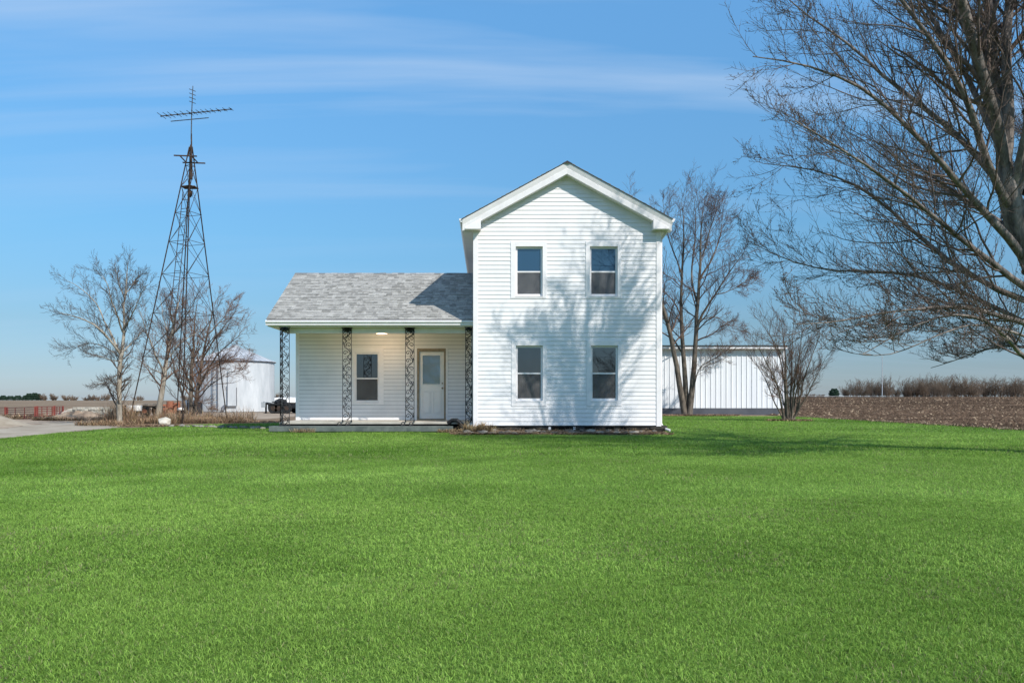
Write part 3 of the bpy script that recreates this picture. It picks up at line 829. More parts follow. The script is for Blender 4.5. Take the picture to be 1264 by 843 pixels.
# gable-end rake board of the wing, side soffit
mb = MB()
mb.add([(WXL - .002, YE, EZ - .15), (WXL + .02, YE, EZ - .15), (WXL + .02, YRG, RZ - .15), (WXL - .002, YRG, RZ - .15), (WXL - .002, YBK, EZ - .15), (WXL + .02, YBK, EZ - .15)]
       + [(WXL - .002, YE, EZ - .031), (WXL + .02, YE, EZ - .031), (WXL + .02, YRG, RZ - .031), (WXL - .002, YRG, RZ - .031), (WXL - .002, YBK, EZ - .031), (WXL + .02, YBK, EZ - .031)],
       [(0, 3, 9, 6), (3, 4, 10, 9), (1, 7, 8, 2), (2, 8, 11, 5), (0, 1, 2, 3), (3, 2, 5, 4), (0, 6, 7, 1), (4, 5, 11, 10)])
mb.build('rake_board', M['trim'], house)
# ceiling lamp
mb = MB(); mb.box(-3.32, -2.96, 22.95, 23.25, 2.985, 3.036); lampb = mb.build('ceiling_lamp', M['jamb'], house, bevel=.006)
mb = MB(); mb.box(-3.305, -2.975, 22.965, 23.235, 2.92, 2.984); mb.build('lamp_shade', M['lamp'], lampb, bevel=.012)
# porch floor and step
mb = MB(); mb.box(-6.02, XL - .03, 22.42, YW + .05, .235, .30); mb.build('porch_floor', M['concrete'], house, bevel=.008)
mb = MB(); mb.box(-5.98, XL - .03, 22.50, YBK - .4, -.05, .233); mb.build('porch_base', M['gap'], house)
mb = MB(); mb.box(-6.22, -.95, 22.02, 22.47, .035, .185); mb.box(-6.15, -1.0, 22.06, 22.46, -.02, .034); mb.build('porch_step', M['slab'], house, bevel=.012)
mb = MB(); mb.box(XL - .10, XL - .024, 22.30, 22.46, .2, 3.04); mb.build('corner_trim', M['soffit'], house)

# wrought iron columns
def iron_panel(w, z0, z1, seed):
    """frame bars and scrollwork of one flat panel in the local XZ plane"""
    rg = random.Random(seed)
    bars = MB()
    for x in (-w / 2, w / 2): bars.box(x - .008, x + .008, -.008, .008, z0, z1)
    for z in (z0 + .03, z1 - .09): bars.box(-w / 2, w / 2, -.006, .006, z - .008, z + .008)
    s = MB(); H = .46; z = z0 + .05; flip = 1
    while z < z1 - .15:
        h = min(H, z1 - .1 - z)
        pts = [(flip * w * .34 * math.sin(2 * math.pi * t / 14), 0, z + h * t / 14) for t in range(15)]
        s.tube(pts, .011, 5)
        for kx, sg in ((.25, 1), (.75, -1)):
            cx, cz = -flip * sg * w * .20, z + h * kx
            sp = []
            for t in range(16):
                a = t / 15 * 4.6 * math.pi / 2; r = .075 * (1 - t / 18)
                sp.append((cx + r * math.cos(a) * flip * sg, rg.uniform(-.004, .004), cz + r * math.sin(a)))
            s.tube(sp, .0095, 4)
            s.tube([(flip * sg * w * .34, 0, cz), (flip * sg * w * .46, 0, cz + .04), (flip * sg * w * .36, 0, cz + .10)], .009, 4)
        for t in range(26):     # leaves
            zz = z + h * (t + .5) / 26; xx = flip * w * .34 * math.sin(2 * math.pi * (t + .5) / 26) + rg.uniform(-.06, .06)
            xx = max(-w * .42, min(w * .42, xx)); a = rg.uniform(0, 6.28); L = rg.uniform(.035, .06); b = L * .42
            ca, sa = math.cos(a), math.sin(a)
            v = [(xx - ca * L / 2, 0, zz - sa * L / 2), (xx - sa * b / 2, -.008, zz + ca * b / 2), (xx + ca * L / 2, 0, zz + sa * L / 2), (xx + sa * b / 2, -.008, zz - ca * b / 2)]
            s.add(v, [(0, 1, 2, 3)])
        z += h; flip = -flip
    return bars, s

def column(x, y, z0, z1, w, seed, angles=(0,), dx=0):
    """angles: one panel per direction, the first facing the lawn"""
    allb = MB(); alls = MB()
    for i, an in enumerate(angles):
        b, s = iron_panel(w, z0, z1, seed + i)
        ca, sa = math.cos(an), math.sin(an)
        def tr(p): 
            lx = p[0] + w / 2
            return (x - w / 2 + lx * ca - p[1] * sa, y + lx * sa + p[1] * ca, p[2])
        allb.add([tr(p) for p in b.v], b.f); alls.add([tr(p) for p in s.v], s.f)
    c = allb.build('column', M['iron'], house)
    alls.build('scrollwork', M['iron'], c)
    m2 = MB(); m2.box(x - w / 2 - .03, x + w / 2 + .03, y - .05, y + .05, z1 - .012, z1)
    for sx in (-1, 1):
        m2.tube([(x + sx * .02, y, z1 - .03), (x + sx * w * .3, y - .01, z1 - .1), (x + sx * w * .45, y - .01, z1 - .04)], .011, 5)
        m2.tube([(x + sx * .03, y, z1 - .05), (x + sx * .06, y - .01, z1 - .12), (x + sx * .02, y - .01, z1 - .09)], .011, 5)
        m2.rock((x + sx * w * .27, y - .01, z1 - .06), (.07, .03, .05), random.Random(seed)); m2.rock((x, y - .015, z1 - .05), (.06, .03, .06), random.Random(seed + 3))
    m2.build('bracket', M['iron'], c)
    for sx in (-1, 1):
        m3 = MB(); m3.box(x + sx * w / 2 - .02, x + sx * w / 2 + .02, y - .02, y + .02, z0, z0 + .05)
        m3.build('foot', M['iron'], c)
    return c
CY = 22.44; CS = F / CY
def CX(px): return (px - VX) / CS
column((351.5 - VX) * 22.16 / F, 22.16, .187, 3.04, .262, 1, angles=(0, math.pi / 2))
column(CX(428.7), CY - .06 + .02, .302, 3.04, .255, 11)
column(CX(506), CY - .04, .302, 3.04, .25, 21)
column((578.7 - VX) * 22.16 / F, 22.16, .187, 3.04, .19, 31)
# curly iron feet lying on the step by the middle columns
for px in (394, 404, 437) and (419, 429, 497.5, 507.5):
    x = (px - VX) / F * 22.3
    mb = MB()
    mb.tube([(x + .05 * math.cos(t / 10 * 6.28), 22.3 + .0 * t, .245 + .05 * math.sin(t / 10 * 6.28)) for t in range(11)], .015, 6)
    mb.box(x - .05, x + .05, 22.29, 22.34, .187, .205)
    mb.build('iron_scroll_foot', M['iron'], house)

# lower spout end, black drain pipe and stump of weeds at the inner corner
mb = MB()
p = Vector(at(573, 533, 21.9)); q_ = Vector(at(582, 523.5, 21.75))
mb.bar(p, q_, .13, .09); o = mb.build('downspout_elbow', M['whitepl'], None, bevel=.01)
tag(o, 'short white downspout elbow lying tilted at the inner corner of the house', 'downspout')
mb = MB()
pp = [at(553, 522.5, 22.25), at(558, 518.8, 22.2), at(564, 518.5, 22.1), at(569, 523, 22.0), at(573, 530, 21.95), at(577, 534, 21.9)]
pts = resample(pp, 40)[0]
mb.tube([tuple(p) for p in pts], [.055 + .008 * (i % 2) for i in range(40)], 10); 
o = mb.build('drain_pipe', M['pipe'], None, smooth=False); tag(o, 'black corrugated drain pipe curving off the porch step beside the house corner', 'pipe')
#@@PART3
# ================================================================== POLE BARN
YP = 45.0
def BX(px): return (px - VX) / F * YP
def BZ(py): return CAMZ + (VY - py) / F * YP
bx0, bx1, bz = 5.4, BX(967.5), BZ(428.5)
barn = thing('pole_barn', 'long low white steel barn with grey skirt behind the bare trees', 'barn', (11, YP + 6, 0))
mb = MB(); x = bx0; k = 0
while x < bx1 - .02:
    x2 = min(x + .30, bx1)
    mb.quad((x, YP, .40), (x2 - .085, YP, .40), (x2 - .085, YP, bz), (x, YP, bz))
    a, b = x2 - .085, x2
    mb.quad((a, YP, .40), (a + .022, YP - .032, .40), (a + .022, YP - .032, bz), (a, YP, bz))
    mb.quad((a + .022, YP - .032, .40), (b - .022, YP - .032, .40), (b - .022, YP - .032, bz), (a + .022, YP - .032, bz))
    mb.quad((b - .022, YP - .032, .40), (b, YP, .40), (b, YP, bz), (b - .022, YP - .032, bz))
    x = x2
mb.box(bx0, bx0 + .02, YP + .01, YP + 12, .4, bz); mb.box(bx1 - .02, bx1, YP + .01, YP + 12, .4, bz); mb.box(bx0, bx1, YP + 12, YP + 12.05, .4, bz)
mb.build('wall', M['barnwhite'], barn)
mb = MB(); mb.box(bx0 - .01, bx1 - .25, YP - .02, YP + 12.07, -.05, .40); mb.build('skirt', M['barngrey'], barn)
mb = MB(); mb.box(bx0 - .1, bx1 + .1, YP - .36, YP - .32, bz - .12, bz + .04); mb.box(bx0 - .1, bx1 + .1, YP - .32, YP, bz - .06, bz - .04); mb.box(bx1 - .05, bx1 + .03, YP - .05, YP + .05, .4, bz - .1)
mb.build('fascia', M['trim'], barn)
mb = MB(); rp = [(YP - .42, bz + .085), (YP + 6, bz + .36), (YP + 12.4, bz + .085), (YP + 12.4, bz + .045), (YP + 6, bz + .31), (YP - .42, bz + .045)]
n = len(rp); mb.add([(bx0 - .2, y, z) for y, z in rp] + [(bx1 + .2, y, z) for y, z in rp], [tuple(range(n))[::-1], tuple(range(n, 2 * n))] + [(i, (i + 1) % n, n + (i + 1) % n, n + i) for i in range(n)])
mb.build('roof', M['darkroof'], barn)
for gx_ in (bx0 + .01, bx1 - .01):
    mb = MB(); mb.add([(gx_, YP, bz), (gx_, YP + 12, bz), (gx_, YP + 6, bz + .29)], [(0, 1, 2)]); mb.build('gable_wall', M['barnwhite'], barn)

# ================================================================== GRAIN BIN
YG = 55.0; sg = F / YG
bxc, brd = (290 - VX) / sg, 47.0 / sg
bH = 1 + (491 - 446.5) / sg; bA = bH + brd * .37
gb = thing('grain_bin', 'round white corrugated steel grain bin with conical roof and ladder', 'grain bin', (bxc, YG, 0))
pr = []; z = 0.02; i = 0
while z < bH:
    pr.append((brd + (.012 if i % 2 else 0), z)); z += .05; i += 1
pr.append((brd, bH))
mb = MB(); mb.lathe(bxc, YG, pr, 64); mb.build('wall', M['bin'], gb, smooth=True)
mb = MB()
nr = 32
for j in range(nr):
    a0, a1 = 2 * math.pi * j / nr, 2 * math.pi * (j + 1) / nr
    e = lambda a, r, z: (bxc + r * math.cos(a), YG + r * math.sin(a), z)
    mb.add([e(a0, brd + .1, bH - .03), e(a1, brd + .1, bH - .03), e(a1, .3, bA), e(a0, .3, bA)], [(0, 1, 2, 3)])
    mb.bar(e(a0, brd + .1, bH - .02), e(a0, .3, bA + .02), .05, .05)
mb.lathe(bxc, YG, [(.32, bA - .05), (.34, bA + .12), (.05, bA + .22)], 20)
mb.build('roof', M['binroof'], gb)
mb = MB(); mb.lathe(bxc, YG, [(brd + .12, bH - .06), (brd + .13, bH - .03), (brd + .10, bH - .025), (brd + .02, bH - .06)], 64); mb.build('eave_ring', M['barngrey'], gb)
def onbin(px, r=.0):
    dx = (px - 290) / 47.0; dx = max(-.98, min(.98, dx)); return bxc + dx * (brd + r), YG - math.sqrt(1 - dx * dx) * (brd + r)
lx, ly = onbin(283, .12)
mb = MB()
for d in (-.16, .16): mb.box(lx + d - .02, lx + d + .02, ly - .02, ly + .02, .1, bH)
z = .3
while z < bH: mb.box(lx - .16, lx + .16, ly - .012, ly + .012, z, z + .02); z += .28
mb.build('ladder', M['barngrey'], gb)
dx_, dy_ = onbin(301.5, .05)
an = math.atan2(dy_ - YG, dx_ - bxc) + math.pi / 2
mb = MB()
ca, sa = math.cos(an), math.sin(an)
def lb(u, o, z): return (dx_ + ca * u + sa * o, dy_ + sa * u - ca * o, z)
v = [lb(a, o, z) for z in (.45, 2.9) for a, o in ((-.28, .0), (.28, .0), (.28, .06), (-.28, .06))]
mb.add(v, [(3, 2, 1, 0), (4, 5, 6, 7), (0, 1, 5, 4), (1, 2, 6, 5), (2, 3, 7, 6), (3, 0, 4, 7)])
dd = mb.build('door', M['bin'], gb, bevel=.01)
mb = MB(); mb.bar(lb(.3, .07, .45), lb(.3, .07, 1.7), .03); mb.bar(lb(-.3, .07, .42), lb(-.3, .07, 1.9), .03); mb.bar(lb(-.3, .07, .42), lb(.3, .07, .42), .04); mb.build('door_frame', M['barngrey'], dd)
ex, ey = onbin(294, .25)
mb = MB(); mb.tube([(ex, ey + .2, .42), (ex, ey, .42), (ex - .05, ey - .2, .30), (ex - .05, ey - .25, .12)], .11, 10); mb.build('unloading_spout', M['barngrey'], gb)

# ================================================================== TRAILER behind the porch
YT = 50.0
def T(px, py, dy=0): return at(px, py, YT + dy)
tr = thing('flatbed_trailer', 'black flatbed trailer with jack leg and fender parked beside the grain bin', 'trailer', (T(348, 509)[0], YT, 0))
z = T(0, 499)[2]
xa, xb = T(329, 0)[0], T(364, 0)[0]
mb = MB(); mb.box(xa + .4, xb + 1.2, YT - .9, YT + .9, z - .12, z); mb.box(xa + .35, xb + 1.2, YT - .92, YT - .88, z - .24, z + .04)
for i in range(5): mb.box(xa + .5 + i * .5, xa + .56 + i * .5, YT - .9, YT + .9, z - .2, z - .12)
mb.build('frame', M['black'], tr)
mb = MB(); mb.bar((xa - .2, YT, z + .12), (xa + .6, YT - .2, z - .02), .12); mb.bar((xa + .15, YT - .3, z + .05), (xa + .9, YT - .5, z - .3), .1); mb.build('tongue', M['black'], tr)
mb = MB(); mb.box(xa, xa + .10, YT - .35, YT - .25, .02, z + .1); mb.box(xa - .07, xa + .17, YT - .42, YT - .18, 0, .03); mb.build('jack_leg', M['black'], tr)
mb = MB(); mb.box(T(324.5, 0)[0], T(329.5, 0)[0], YT - .4, YT - .1, T(0, 502.5)[2], T(0, 496)[2]); mb.build('winch_box', M['greybox'], tr, bevel=.02)
for wx in (T(343, 0)[0], T(350, 0)[0], T(359, 0)[0]):
    for yy in (YT - 1.05, YT + 1.05):
        mb = MB(); mb.tube([(wx, yy - .1, .33), (wx, yy + .1, .33)], .33, 20); w = mb.build('wheel', M['rubber'], tr, bevel=.03)
        mb = MB(); mb.tube([(wx, yy - .112, .33), (wx, yy - .09, .33)], [.12, .17], 14); mb.build('rim', M['rust'], w)
mb = MB(); mb.box(T(336, 0)[0], T(362, 0)[0], YT - 1.2, YT - .92, z - .02, z + .03); mb.build('fender', M['black'], tr)
mb = MB(); rg = random.Random(2)
mb.bar((xa + .5, YT - .5, z + .15), (xa + 1.9, YT - .5, z + .05), .07); mb.rock((xa + 1.0, YT - .4, z + .15), (.5, .4, .25), rg); mb.build('load_chain', M['black'], tr)

# pale mound of stored material past the trailer
mb = MB(); rg = random.Random(8)
o_ = at(352, 491, 140)
ms = []
for i in range(21):
    u = -5 + 10 * i / 20
    for j in range(9):
        a = math.pi * j / 8; h = .9 * (1 - (u / 5.2) ** 4) * (1 + rg.uniform(-.06, .06))
        ms.append((o_[0] + u, o_[1] - math.cos(a) * 2, max(-.02, h * math.sin(a)) + .2))
mb.add(ms, [(i * 9 + j, (i + 1) * 9 + j, (i + 1) * 9 + j + 1, i * 9 + j + 1) for i in range(20) for j in range(8)])
o = mb.build('covered_pile', M['whitepl'], None, smooth=True); tag(o, 'long low pile under a white cover in the field beyond the trailer', 'pile')

# ================================================================== TOWER
YTW = 31.0; st = F / YTW
tcx = (222 - VX) / st
tw = thing('windmill_tower', 'tall rusty four legged steel lattice windmill tower without its wheel', 'tower', (tcx, YTW, 0))
ang0 = math.radians(25); R0 = 1.84
apex = Vector(((236.3 - VX) / st, YTW, 1 + (491 - 182) / st))
base = []
for k in range(4):
    a = ang0 + k * math.pi / 2 + math.pi      # k=0: left and near
    base.append(Vector((tcx + R0 * math.cos(a), YTW + R0 * math.sin(a), 0)))
def leg(k, z):
    f = z / apex.z; top = apex + (base[k] - Vector((tcx, YTW, 0))) * .03
    return base[k] + (top - base[k]) * f
def zy(py): return 1 + (491 - py) / st
for k in range(4):
    mb = MB(); mb.angle(leg(k, -.05), leg(k, apex.z), .045, .010); mb.build('leg', M['rust'], tw)
lv = [441, 388, 340, 300, 264, 231, 205]
for i, py in enumerate(lv):
    mb = MB()
    for k in range(4):
        if i == 0 and k in (0,): pass
        mb.bar(leg(k, zy(py)), leg((k + 1) % 4, zy(py)), .024, .014)
    mb.build('girt', M['rust'], tw)
pv = [500] + lv
for i in range(len(pv) - 1):
    if i == 0: continue
    mb = MB()
    for k in range(4):
        a, b = (k, (k + 1) % 4)
        mb.bar(leg(a, zy(pv[i])), leg(b, zy(pv[i + 1])), .013); mb.bar(leg(b, zy(pv[i])), leg(a, zy(pv[i + 1])), .013)
    mb.build('brace', M['rust'], tw)
# ladder up one face
mb = MB()
def lad(z, s):
    m_ = (leg(1, z) * .62 + leg(0, z) * .38) + Vector((0, -.05, 0)); d = (leg(1, z) - leg(0, z)).normalized() * .14 * s
    return m_ + d
for s_ in (-1, 1): mb.bar(lad(2.2, s_), lad(9.2, s_), .022)
z = 2.4
while z < 9.1: mb.bar(lad(z, -1), lad(z, 1), .018); z += .36
mb.build('ladder', M['rust'], tw)
mb = MB()
zc = zy(232)
c = (leg(0, zc) + leg(2, zc)) / 2
mb.box(c.x - .28, c.x + .28, c.y - .22, c.y + .22, zc, zc + .03); mb.rock((c.x + .02, c.y, zc - .22), (.12, .12, .17), random.Random(3)); mb.bar((c.x, c.y, zc - .1), (c.x + .02, c.y, zc + 1.4), .05)
mb.bar((c.x - .25, c.y - .1, zc + .1), (c.x - .1, c.y, zc + .35), .03)
mb.build('platform', M['rust'], tw)
mb = MB()
for py, a, b, dy in ((195.5, 219, 247, -.35), (198.5, 222.5, 250.5, .25)):
    mb.bar(((a - VX) / st, YTW + dy, zy(py)), ((b - VX) / st, YTW + dy, zy(py) - .03), .045)
for px in (226, 240): mb.bar(((px - VX) / st, YTW - .35, zy(195.5)), ((px + 1 - VX) / st, YTW + .25, zy(198.5)), .035)
mb.build('furling_bar', M['rust'], tw)
mb = MB(); mb.tube([apex + Vector((0, 0, -1.3)), apex + Vector((0, 0, -.5)), apex + Vector((0, 0, .55))], [.05, .04, .025], 8); mb.rock(apex + Vector((0, 0, -.02)), (.07, .07, .12), random.Random(1)); mb.bar(apex + Vector((-.14, 0, -.35)), apex + Vector((-.02, 0, .1)), .04)
mb.build('mast_pipe', M['rust'], tw)

# tv antenna
mx_ = (236.6 - VX) / st
ta = thing('tv_antenna', 'old television aerial with many short rods on top of the tower', 'antenna', (mx_, YTW, zy(170)))
mb = MB(); mb.tube([(mx_ - .02, YTW, zy(172)), (mx_, YTW, zy(140)), (mx_ + .05, YTW, zy(106.5))], [.024, .02, .016], 8)
for py in (112, 117, 122, 127): mb.bar((mx_ - .04, YTW - .15, zy(py)), (mx_ + .1, YTW + .15, zy(py) + .02), .02)
mb.build('mast', M['alu'], ta)
def boomP(px): return Vector(((px - VX) / st, YTW - .05, zy(144.2 - (px - 199) * 8.6 / 87)))
mb = MB(); mb.bar(boomP(199), boomP(286), .03); mb.bar(((209.5 - VX) / st, YTW + .1, zy(149)), ((256.5 - VX) / st, YTW + .1, zy(144.6)), .026); mb.build('boom', M['alu'], ta)
for i, px in enumerate((200, 206.5, 212, 220, 227, 235, 240.5, 246, 251.5, 257, 263, 270, 278, 285.5)):
    L = .36 - .012 * i; p = boomP(px); mb = MB()
    mb.bar(p + Vector((-.02, -L, 0)), p + Vector((.03, L, .02)), .016); mb.rock(p + Vector((0, 0, .0)), (.05, .05, .045), random.Random(i))
    mb.build('element', M['alu'], ta)

# ================================================================== red cattle panels
def gate(pa, pb, name_label, YA, YB_, nposts, hollow=True):
    pass
def gpt(px, py, Y): return Vector(at(px, py, Y))
def cattle_panel(x0px, x1px, Y0, Y1, top0, top1, bot0, bot1, rails, label, posts=(0, 1)):
    a0 = gpt(x0px, bot0, Y0); a1 = gpt(x0px, top0, Y0); b0 = gpt(x1px, bot1, Y1); b1 = gpt(x1px, top1, Y1)
    t = thing('cattle_gate', label, 'gate', tuple(a0.lerp(b0, .5)), 'red steel cattle gates in the yard')
    mb = MB()
    for i in range(rails):
        f = i / (rails - 1); mb.bar(a0.lerp(a1, .08 + .9 * f), b0.lerp(b1, .08 + .9 * f), .022, .03)
    mb.build('rails', M['redpaint'], t)
    mb = MB()
    for f in (.0, .33, .66, 1):
        mb = MB(); p, q = a0.lerp(b0, f), a1.lerp(b1, f); mb.bar(p.lerp(q, .08), q, .025 if 0 < f < 1 else .045, .03)
        mb.build('stile', M['redpaint'], t)
    for f in posts:
        mb = MB(); p, q = a0.lerp(b0, f), a1.lerp(b1, f); mb.bar((p.x, p.y + .05, 0), (q.x, q.y + .05, q.z + .03), .07); mb.build('post', M['redpaint'], t)
cattle_panel(8, 43, 38, 34, 503.4, 502.4, 517, 518, 6, 'faded red cattle gate nearest the gravel pile')
cattle_panel(45, 64.5, 34, 36, 502, 501.6, 517.5, 517, 6, 'middle faded red cattle gate beside the stone rubble', posts=(0,))
cattle_panel(66.5, 77, 36, 40, 501.6, 501.8, 517, 514.5, 6, 'short faded red cattle gate next to the pale block wall')
cattle_panel(-40, 6, 44, 40, 502, 503, 515, 516, 6, 'far left red cattle gate rising behind the gravel pile')

# gravel pile
mb = MB(); rg = random.Random(9)
gx, gy = at(-32, 491, 27.6)[:2]
R_, H_ = 1.75, .66
vs = [(gx, gy, H_)]; K = 40; NR = 14
for i in range(1, NR + 1):
    for j in range(K):
        a = 2 * math.pi * j / K; r = R_ * i / NR * (1 + .05 * math.sin(3 * a + 1)); vs.append((gx + r * math.cos(a), gy + r * math.sin(a), H_ * (1 - (i / NR)) ** 1.05 + rg.uniform(-.015, .015) * (i < NR)))
fs = [(0, 1 + j, 1 + (j + 1) % K) for j in range(K)] + [(1 + (i - 1) * K + j, 1 + i * K + j, 1 + i * K + (j + 1) % K, 1 + (i - 1) * K + (j + 1) % K) for i in range(1, NR) for j in range(K)]
mb.add(vs, fs); o = mb.build('gravel_pile', m_gravel, None, smooth=True); tag(o, 'smooth pale heap of gravel at the edge of the driveway', 'gravel pile')

# low pale block wall and rubble mound
rw = thing('block_wall', 'low broken wall of pale limestone blocks at the back of the yard', 'wall', tuple(at(108, 512, 37)[:2]) + (0,))
mb = MB(); rg = random.Random(12)
for row, (pxa, pxb, pya, pyb) in enumerate([(82, 136, 511, 508), (86, 137, 508, 505), (93, 130, 505.5, 503.2)]):
    px = pxa
    while px < pxb:
        w_ = rg.uniform(2.2, 5.5); c = at(px + w_ / 2, (pya + pyb) / 2, 37)
        g = rg.uniform(.30, .58); sz = (w_ / F * 37 * 1.02, .35, 3.1 / F * 37 * 1.15)
        mb.box(c[0] - sz[0] / 2, c[0] + sz[0] / 2, 37 - .2 + rg.uniform(-.05, .05), 37.2, c[2] - sz[2] / 2, c[2] + sz[2] / 2, col=(g, g * .93, g * .78)); px += w_
mb.build('blocks', M['rubble'], rw, colors=True, bevel=.02)

def mound(name, label, cx, cy, rx, ry, h, mat, seed, kind=None):
    rg = random.Random(seed); mb = MB(); vs = [(cx, cy, h)]; K = 36; NR = 10
    ph = [rg.uniform(0, 6) for _ in range(4)]
    for i in range(1, NR + 1):
        for j in range(K):
            a = 2 * math.pi * j / K; q = 1 + .12 * math.sin(2 * a + ph[0]) + .08 * math.sin(5 * a + ph[1])
            f = i / NR; z = h * (math.cos(f * math.pi) * .5 + .5) * (1 + .2 * math.sin(6 * f + 3 * a + ph[2])) + rg.uniform(-.02, .03) * (i < NR)
            vs.append((cx + rx * f * q * math.cos(a), cy + ry * f * q * math.sin(a), z - (.02 if i == NR else 0)))
    fs = [(0, 1 + j, 1 + (j + 1) % K) for j in range(K)] + [(1 + (i - 1) * K + j, 1 + i * K + j, 1 + i * K + (j + 1) % K, 1 + (i - 1) * K + (j + 1) % K) for i in range(1, NR) for j in range(K)]
    mb.add(vs, fs); o = mb.build(name, mat, None, smooth=True); tag(o, label, 'mound'); return o
m_mound = varied('brown_earth', (.16, .11, .075), (.34, .26, .19), scale=2.5, rough=1, bump=1, bscale=9, detail=10, bdist=.05)
c = at(108, 517, 35); mound('earth_mound', 'low mound of brown earth and dead weeds below the pale block wall', c[0], 34.6, 2.0, 1.3, .36, m_mound, 3)
c = at(190, 517, 31.5); mound('brush_mound', 'low brown brush mound between the tower legs', c[0] + .4, 32.6, 2.0, 1.0, .30, m_mound, 6)
c = at(60, 517, 37); mound('rubble_mound', 'flat heap of pale stone rubble behind the red cattle gates', c[0], 40, 3.2, 1.2, .40, varied('pinkish_rubble', (.24, .17, .12), (.50, .42, .34), scale=5, rough=1, bump=1, bscale=9, detail=10, bdist=.06), 5)

# hay wagon with white tubs behind the tower
YH = 41.0
hw = thing('hay_wagon', 'flat wooden farm wagon standing behind the windmill tower', 'wagon', (at(170, 491, YH)[0], YH, 0))
a, b = at(152, 498.3, YH), at(192, 500, YH)
mb = MB(); mb.box(a[0], b[0], YH - .9, YH + .9, b[2], a[2]); mb.build('deck', M['wood'], hw)
mb = MB(); mb.bar((a[0] + .1, YH, b[2] - .05), (b[0] + .5, YH, b[2] - .1), .08); mb.build('reach', M['black'], hw)
for px in (157, 187):
    wx = at(px, 0, YH)[0]
    for yy in (-.75, .75):
        mb = MB(); mb.tube([(wx, YH + yy - .08, .30), (wx, YH + yy + .08, .30)], .30, 18); w = mb.build('wheel', M['rubber'], hw, bevel=.02)
        mb = MB(); mb.tube([(wx, YH + yy - .09, .30), (wx, YH + yy - .07, .30)], .12, 12); mb.build('rim', M['rustred'], w)
for i, (p0, p1, lab) in enumerate(((159, 166, 'left of two'), (167.5, 178, 'right of two'))):
    a, b = at(p0, 507.3, YH - 1.2), at(p1, 500.2, YH - 1.2)
    mb = MB(); xm = (a[0] + b[0]) / 2; r = (b[0] - a[0]) / 2 * .97
    mb.lathe(xm, YH - 1.45, [(r * .82, a[2]), (r * .95, a[2] + .03), (r, b[2] - .06), (r * 1.03, b[2] - .03), (r * .98, b[2]), (r * .9, b[2] - .02)], 24)
    o = mb.build('tub', M['whitepl'], None); tag(o, f'{lab} white plastic tubs standing in front of the farm wagon', 'tub', 'white tubs by the farm wagon')

# capped post, white rock, scrap behind
pc = at(223, 522.5, 30.0)
ps = thing('capped_pedestal', 'small two legged black stand with a white cap beside the tower', 'pedestal', (pc[0], 30.0, 0))
zc = at(0, 506.5, 30)[2]
for d in (-.09, .09):
    mb = MB(); mb.box(pc[0] + d - .03, pc[0] + d + .03, 29.97, 30.03, -.02, zc); mb.build('leg', M['black'], ps)
mb = MB(); mb.box(pc[0] - .12, pc[0] + .12, 29.96, 30.04, zc - .12, zc); mb.build('crossbar', M['black'], ps)
mb = MB(); mb.lathe(pc[0], 30, [(.10, zc), (.12, zc + .02), (.11, zc + .08), (.05, zc + .11)], 16); mb.build('cap', M['whitepl'], ps, smooth=True)
rc = at(194.5, 523.5, 28.0)
mb = MB(); mb.rock((rc[0], 28.6, .08), (.26, .22, .24), random.Random(6)); o = mb.build('white_rock', M['rock'], None, bevel=.02); tag(o, 'single white rock at the lawn edge below the windmill tower', 'rock')
c = at(211, 502, 46)
mb = MB()
for i, (dx, h) in enumerate(((-.4, .62), (-.05, .8), (.35, .7))): mb.lathe(c[0] + dx, 46, [(.2, 0), (.2, h * .33), (.215, h * .34), (.2, h * .36), (.2, h)], 16)
mb.bar((c[0] - .6, 45.7, .1), (c[0] + .6, 45.7, .75), .06); o = mb.build('rusty_drums', M['rustred'], None); tag(o, 'cluster of rusty red barrels glimpsed behind the windmill tower', 'barrels')
c = at(237, 500, 47); cr = thing('slatted_crate', 'faded blue slatted crate between the dark tree trunks and the grain bin', 'crate', (c[0], 47, 0))
mb = MB()
for i in range(5): mb.box(c[0] - .42 + i * .2, c[0] - .34 + i * .2, 46.5, 46.54, .02, .85)
mb.build('slats', M['blue'], cr)
mb = MB(); mb.box(c[0] - .45, c[0] + .5, 46.55, 47.4, .02, .75); mb.box(c[0] - .46, c[0] + .52, 46.545, 46.56, .78, .86); mb.build('frame', M['black'], cr)
# old plank fence pieces behind the brush
mb = MB()
a, b = at(205, 515, 33.4), at(222, 515.5, 33.4)
mb.bar((a[0], 33.4, .22), (b[0], 33.4, .20), .03, .05); mb.bar((at(176, 0, 33.4)[0], 33.4, .14), (at(188, 0, 33.4)[0], 33.4, .12), .05, .1)
mb.bar((a[0], 33.4, 0), (a[0], 33.4, .3), .05); mb.bar((b[0], 33.4, 0), (b[0], 33.4, .3), .05)
o = mb.build('fallen_planks', M['wood'], None); tag(o, 'fallen weathered planks lying in the dead weeds under the tower', 'planks')

# tall thin pole on the right skyline
pp = at(1089, 488.5, 250); mb = MB(); zt = at(0, 440, 250)[2]
mb.tube([(pp[0], 250, float(terrain(pp[0], 250))), (pp[0], 250, zt * .6), (pp[0], 250, zt)], [.16, .13, .09], 8)
mb.bar((pp[0] - .5, 250, zt - .1), (pp[0] + .5, 250, zt - .1), .12)
o = mb.build('radio_pole', M['greybox'], None); tag(o, 'tall thin pole rising above the brush on the right skyline', 'pole')

# ================================================================== TREES
def rng_(s): return np.random.default_rng(s)
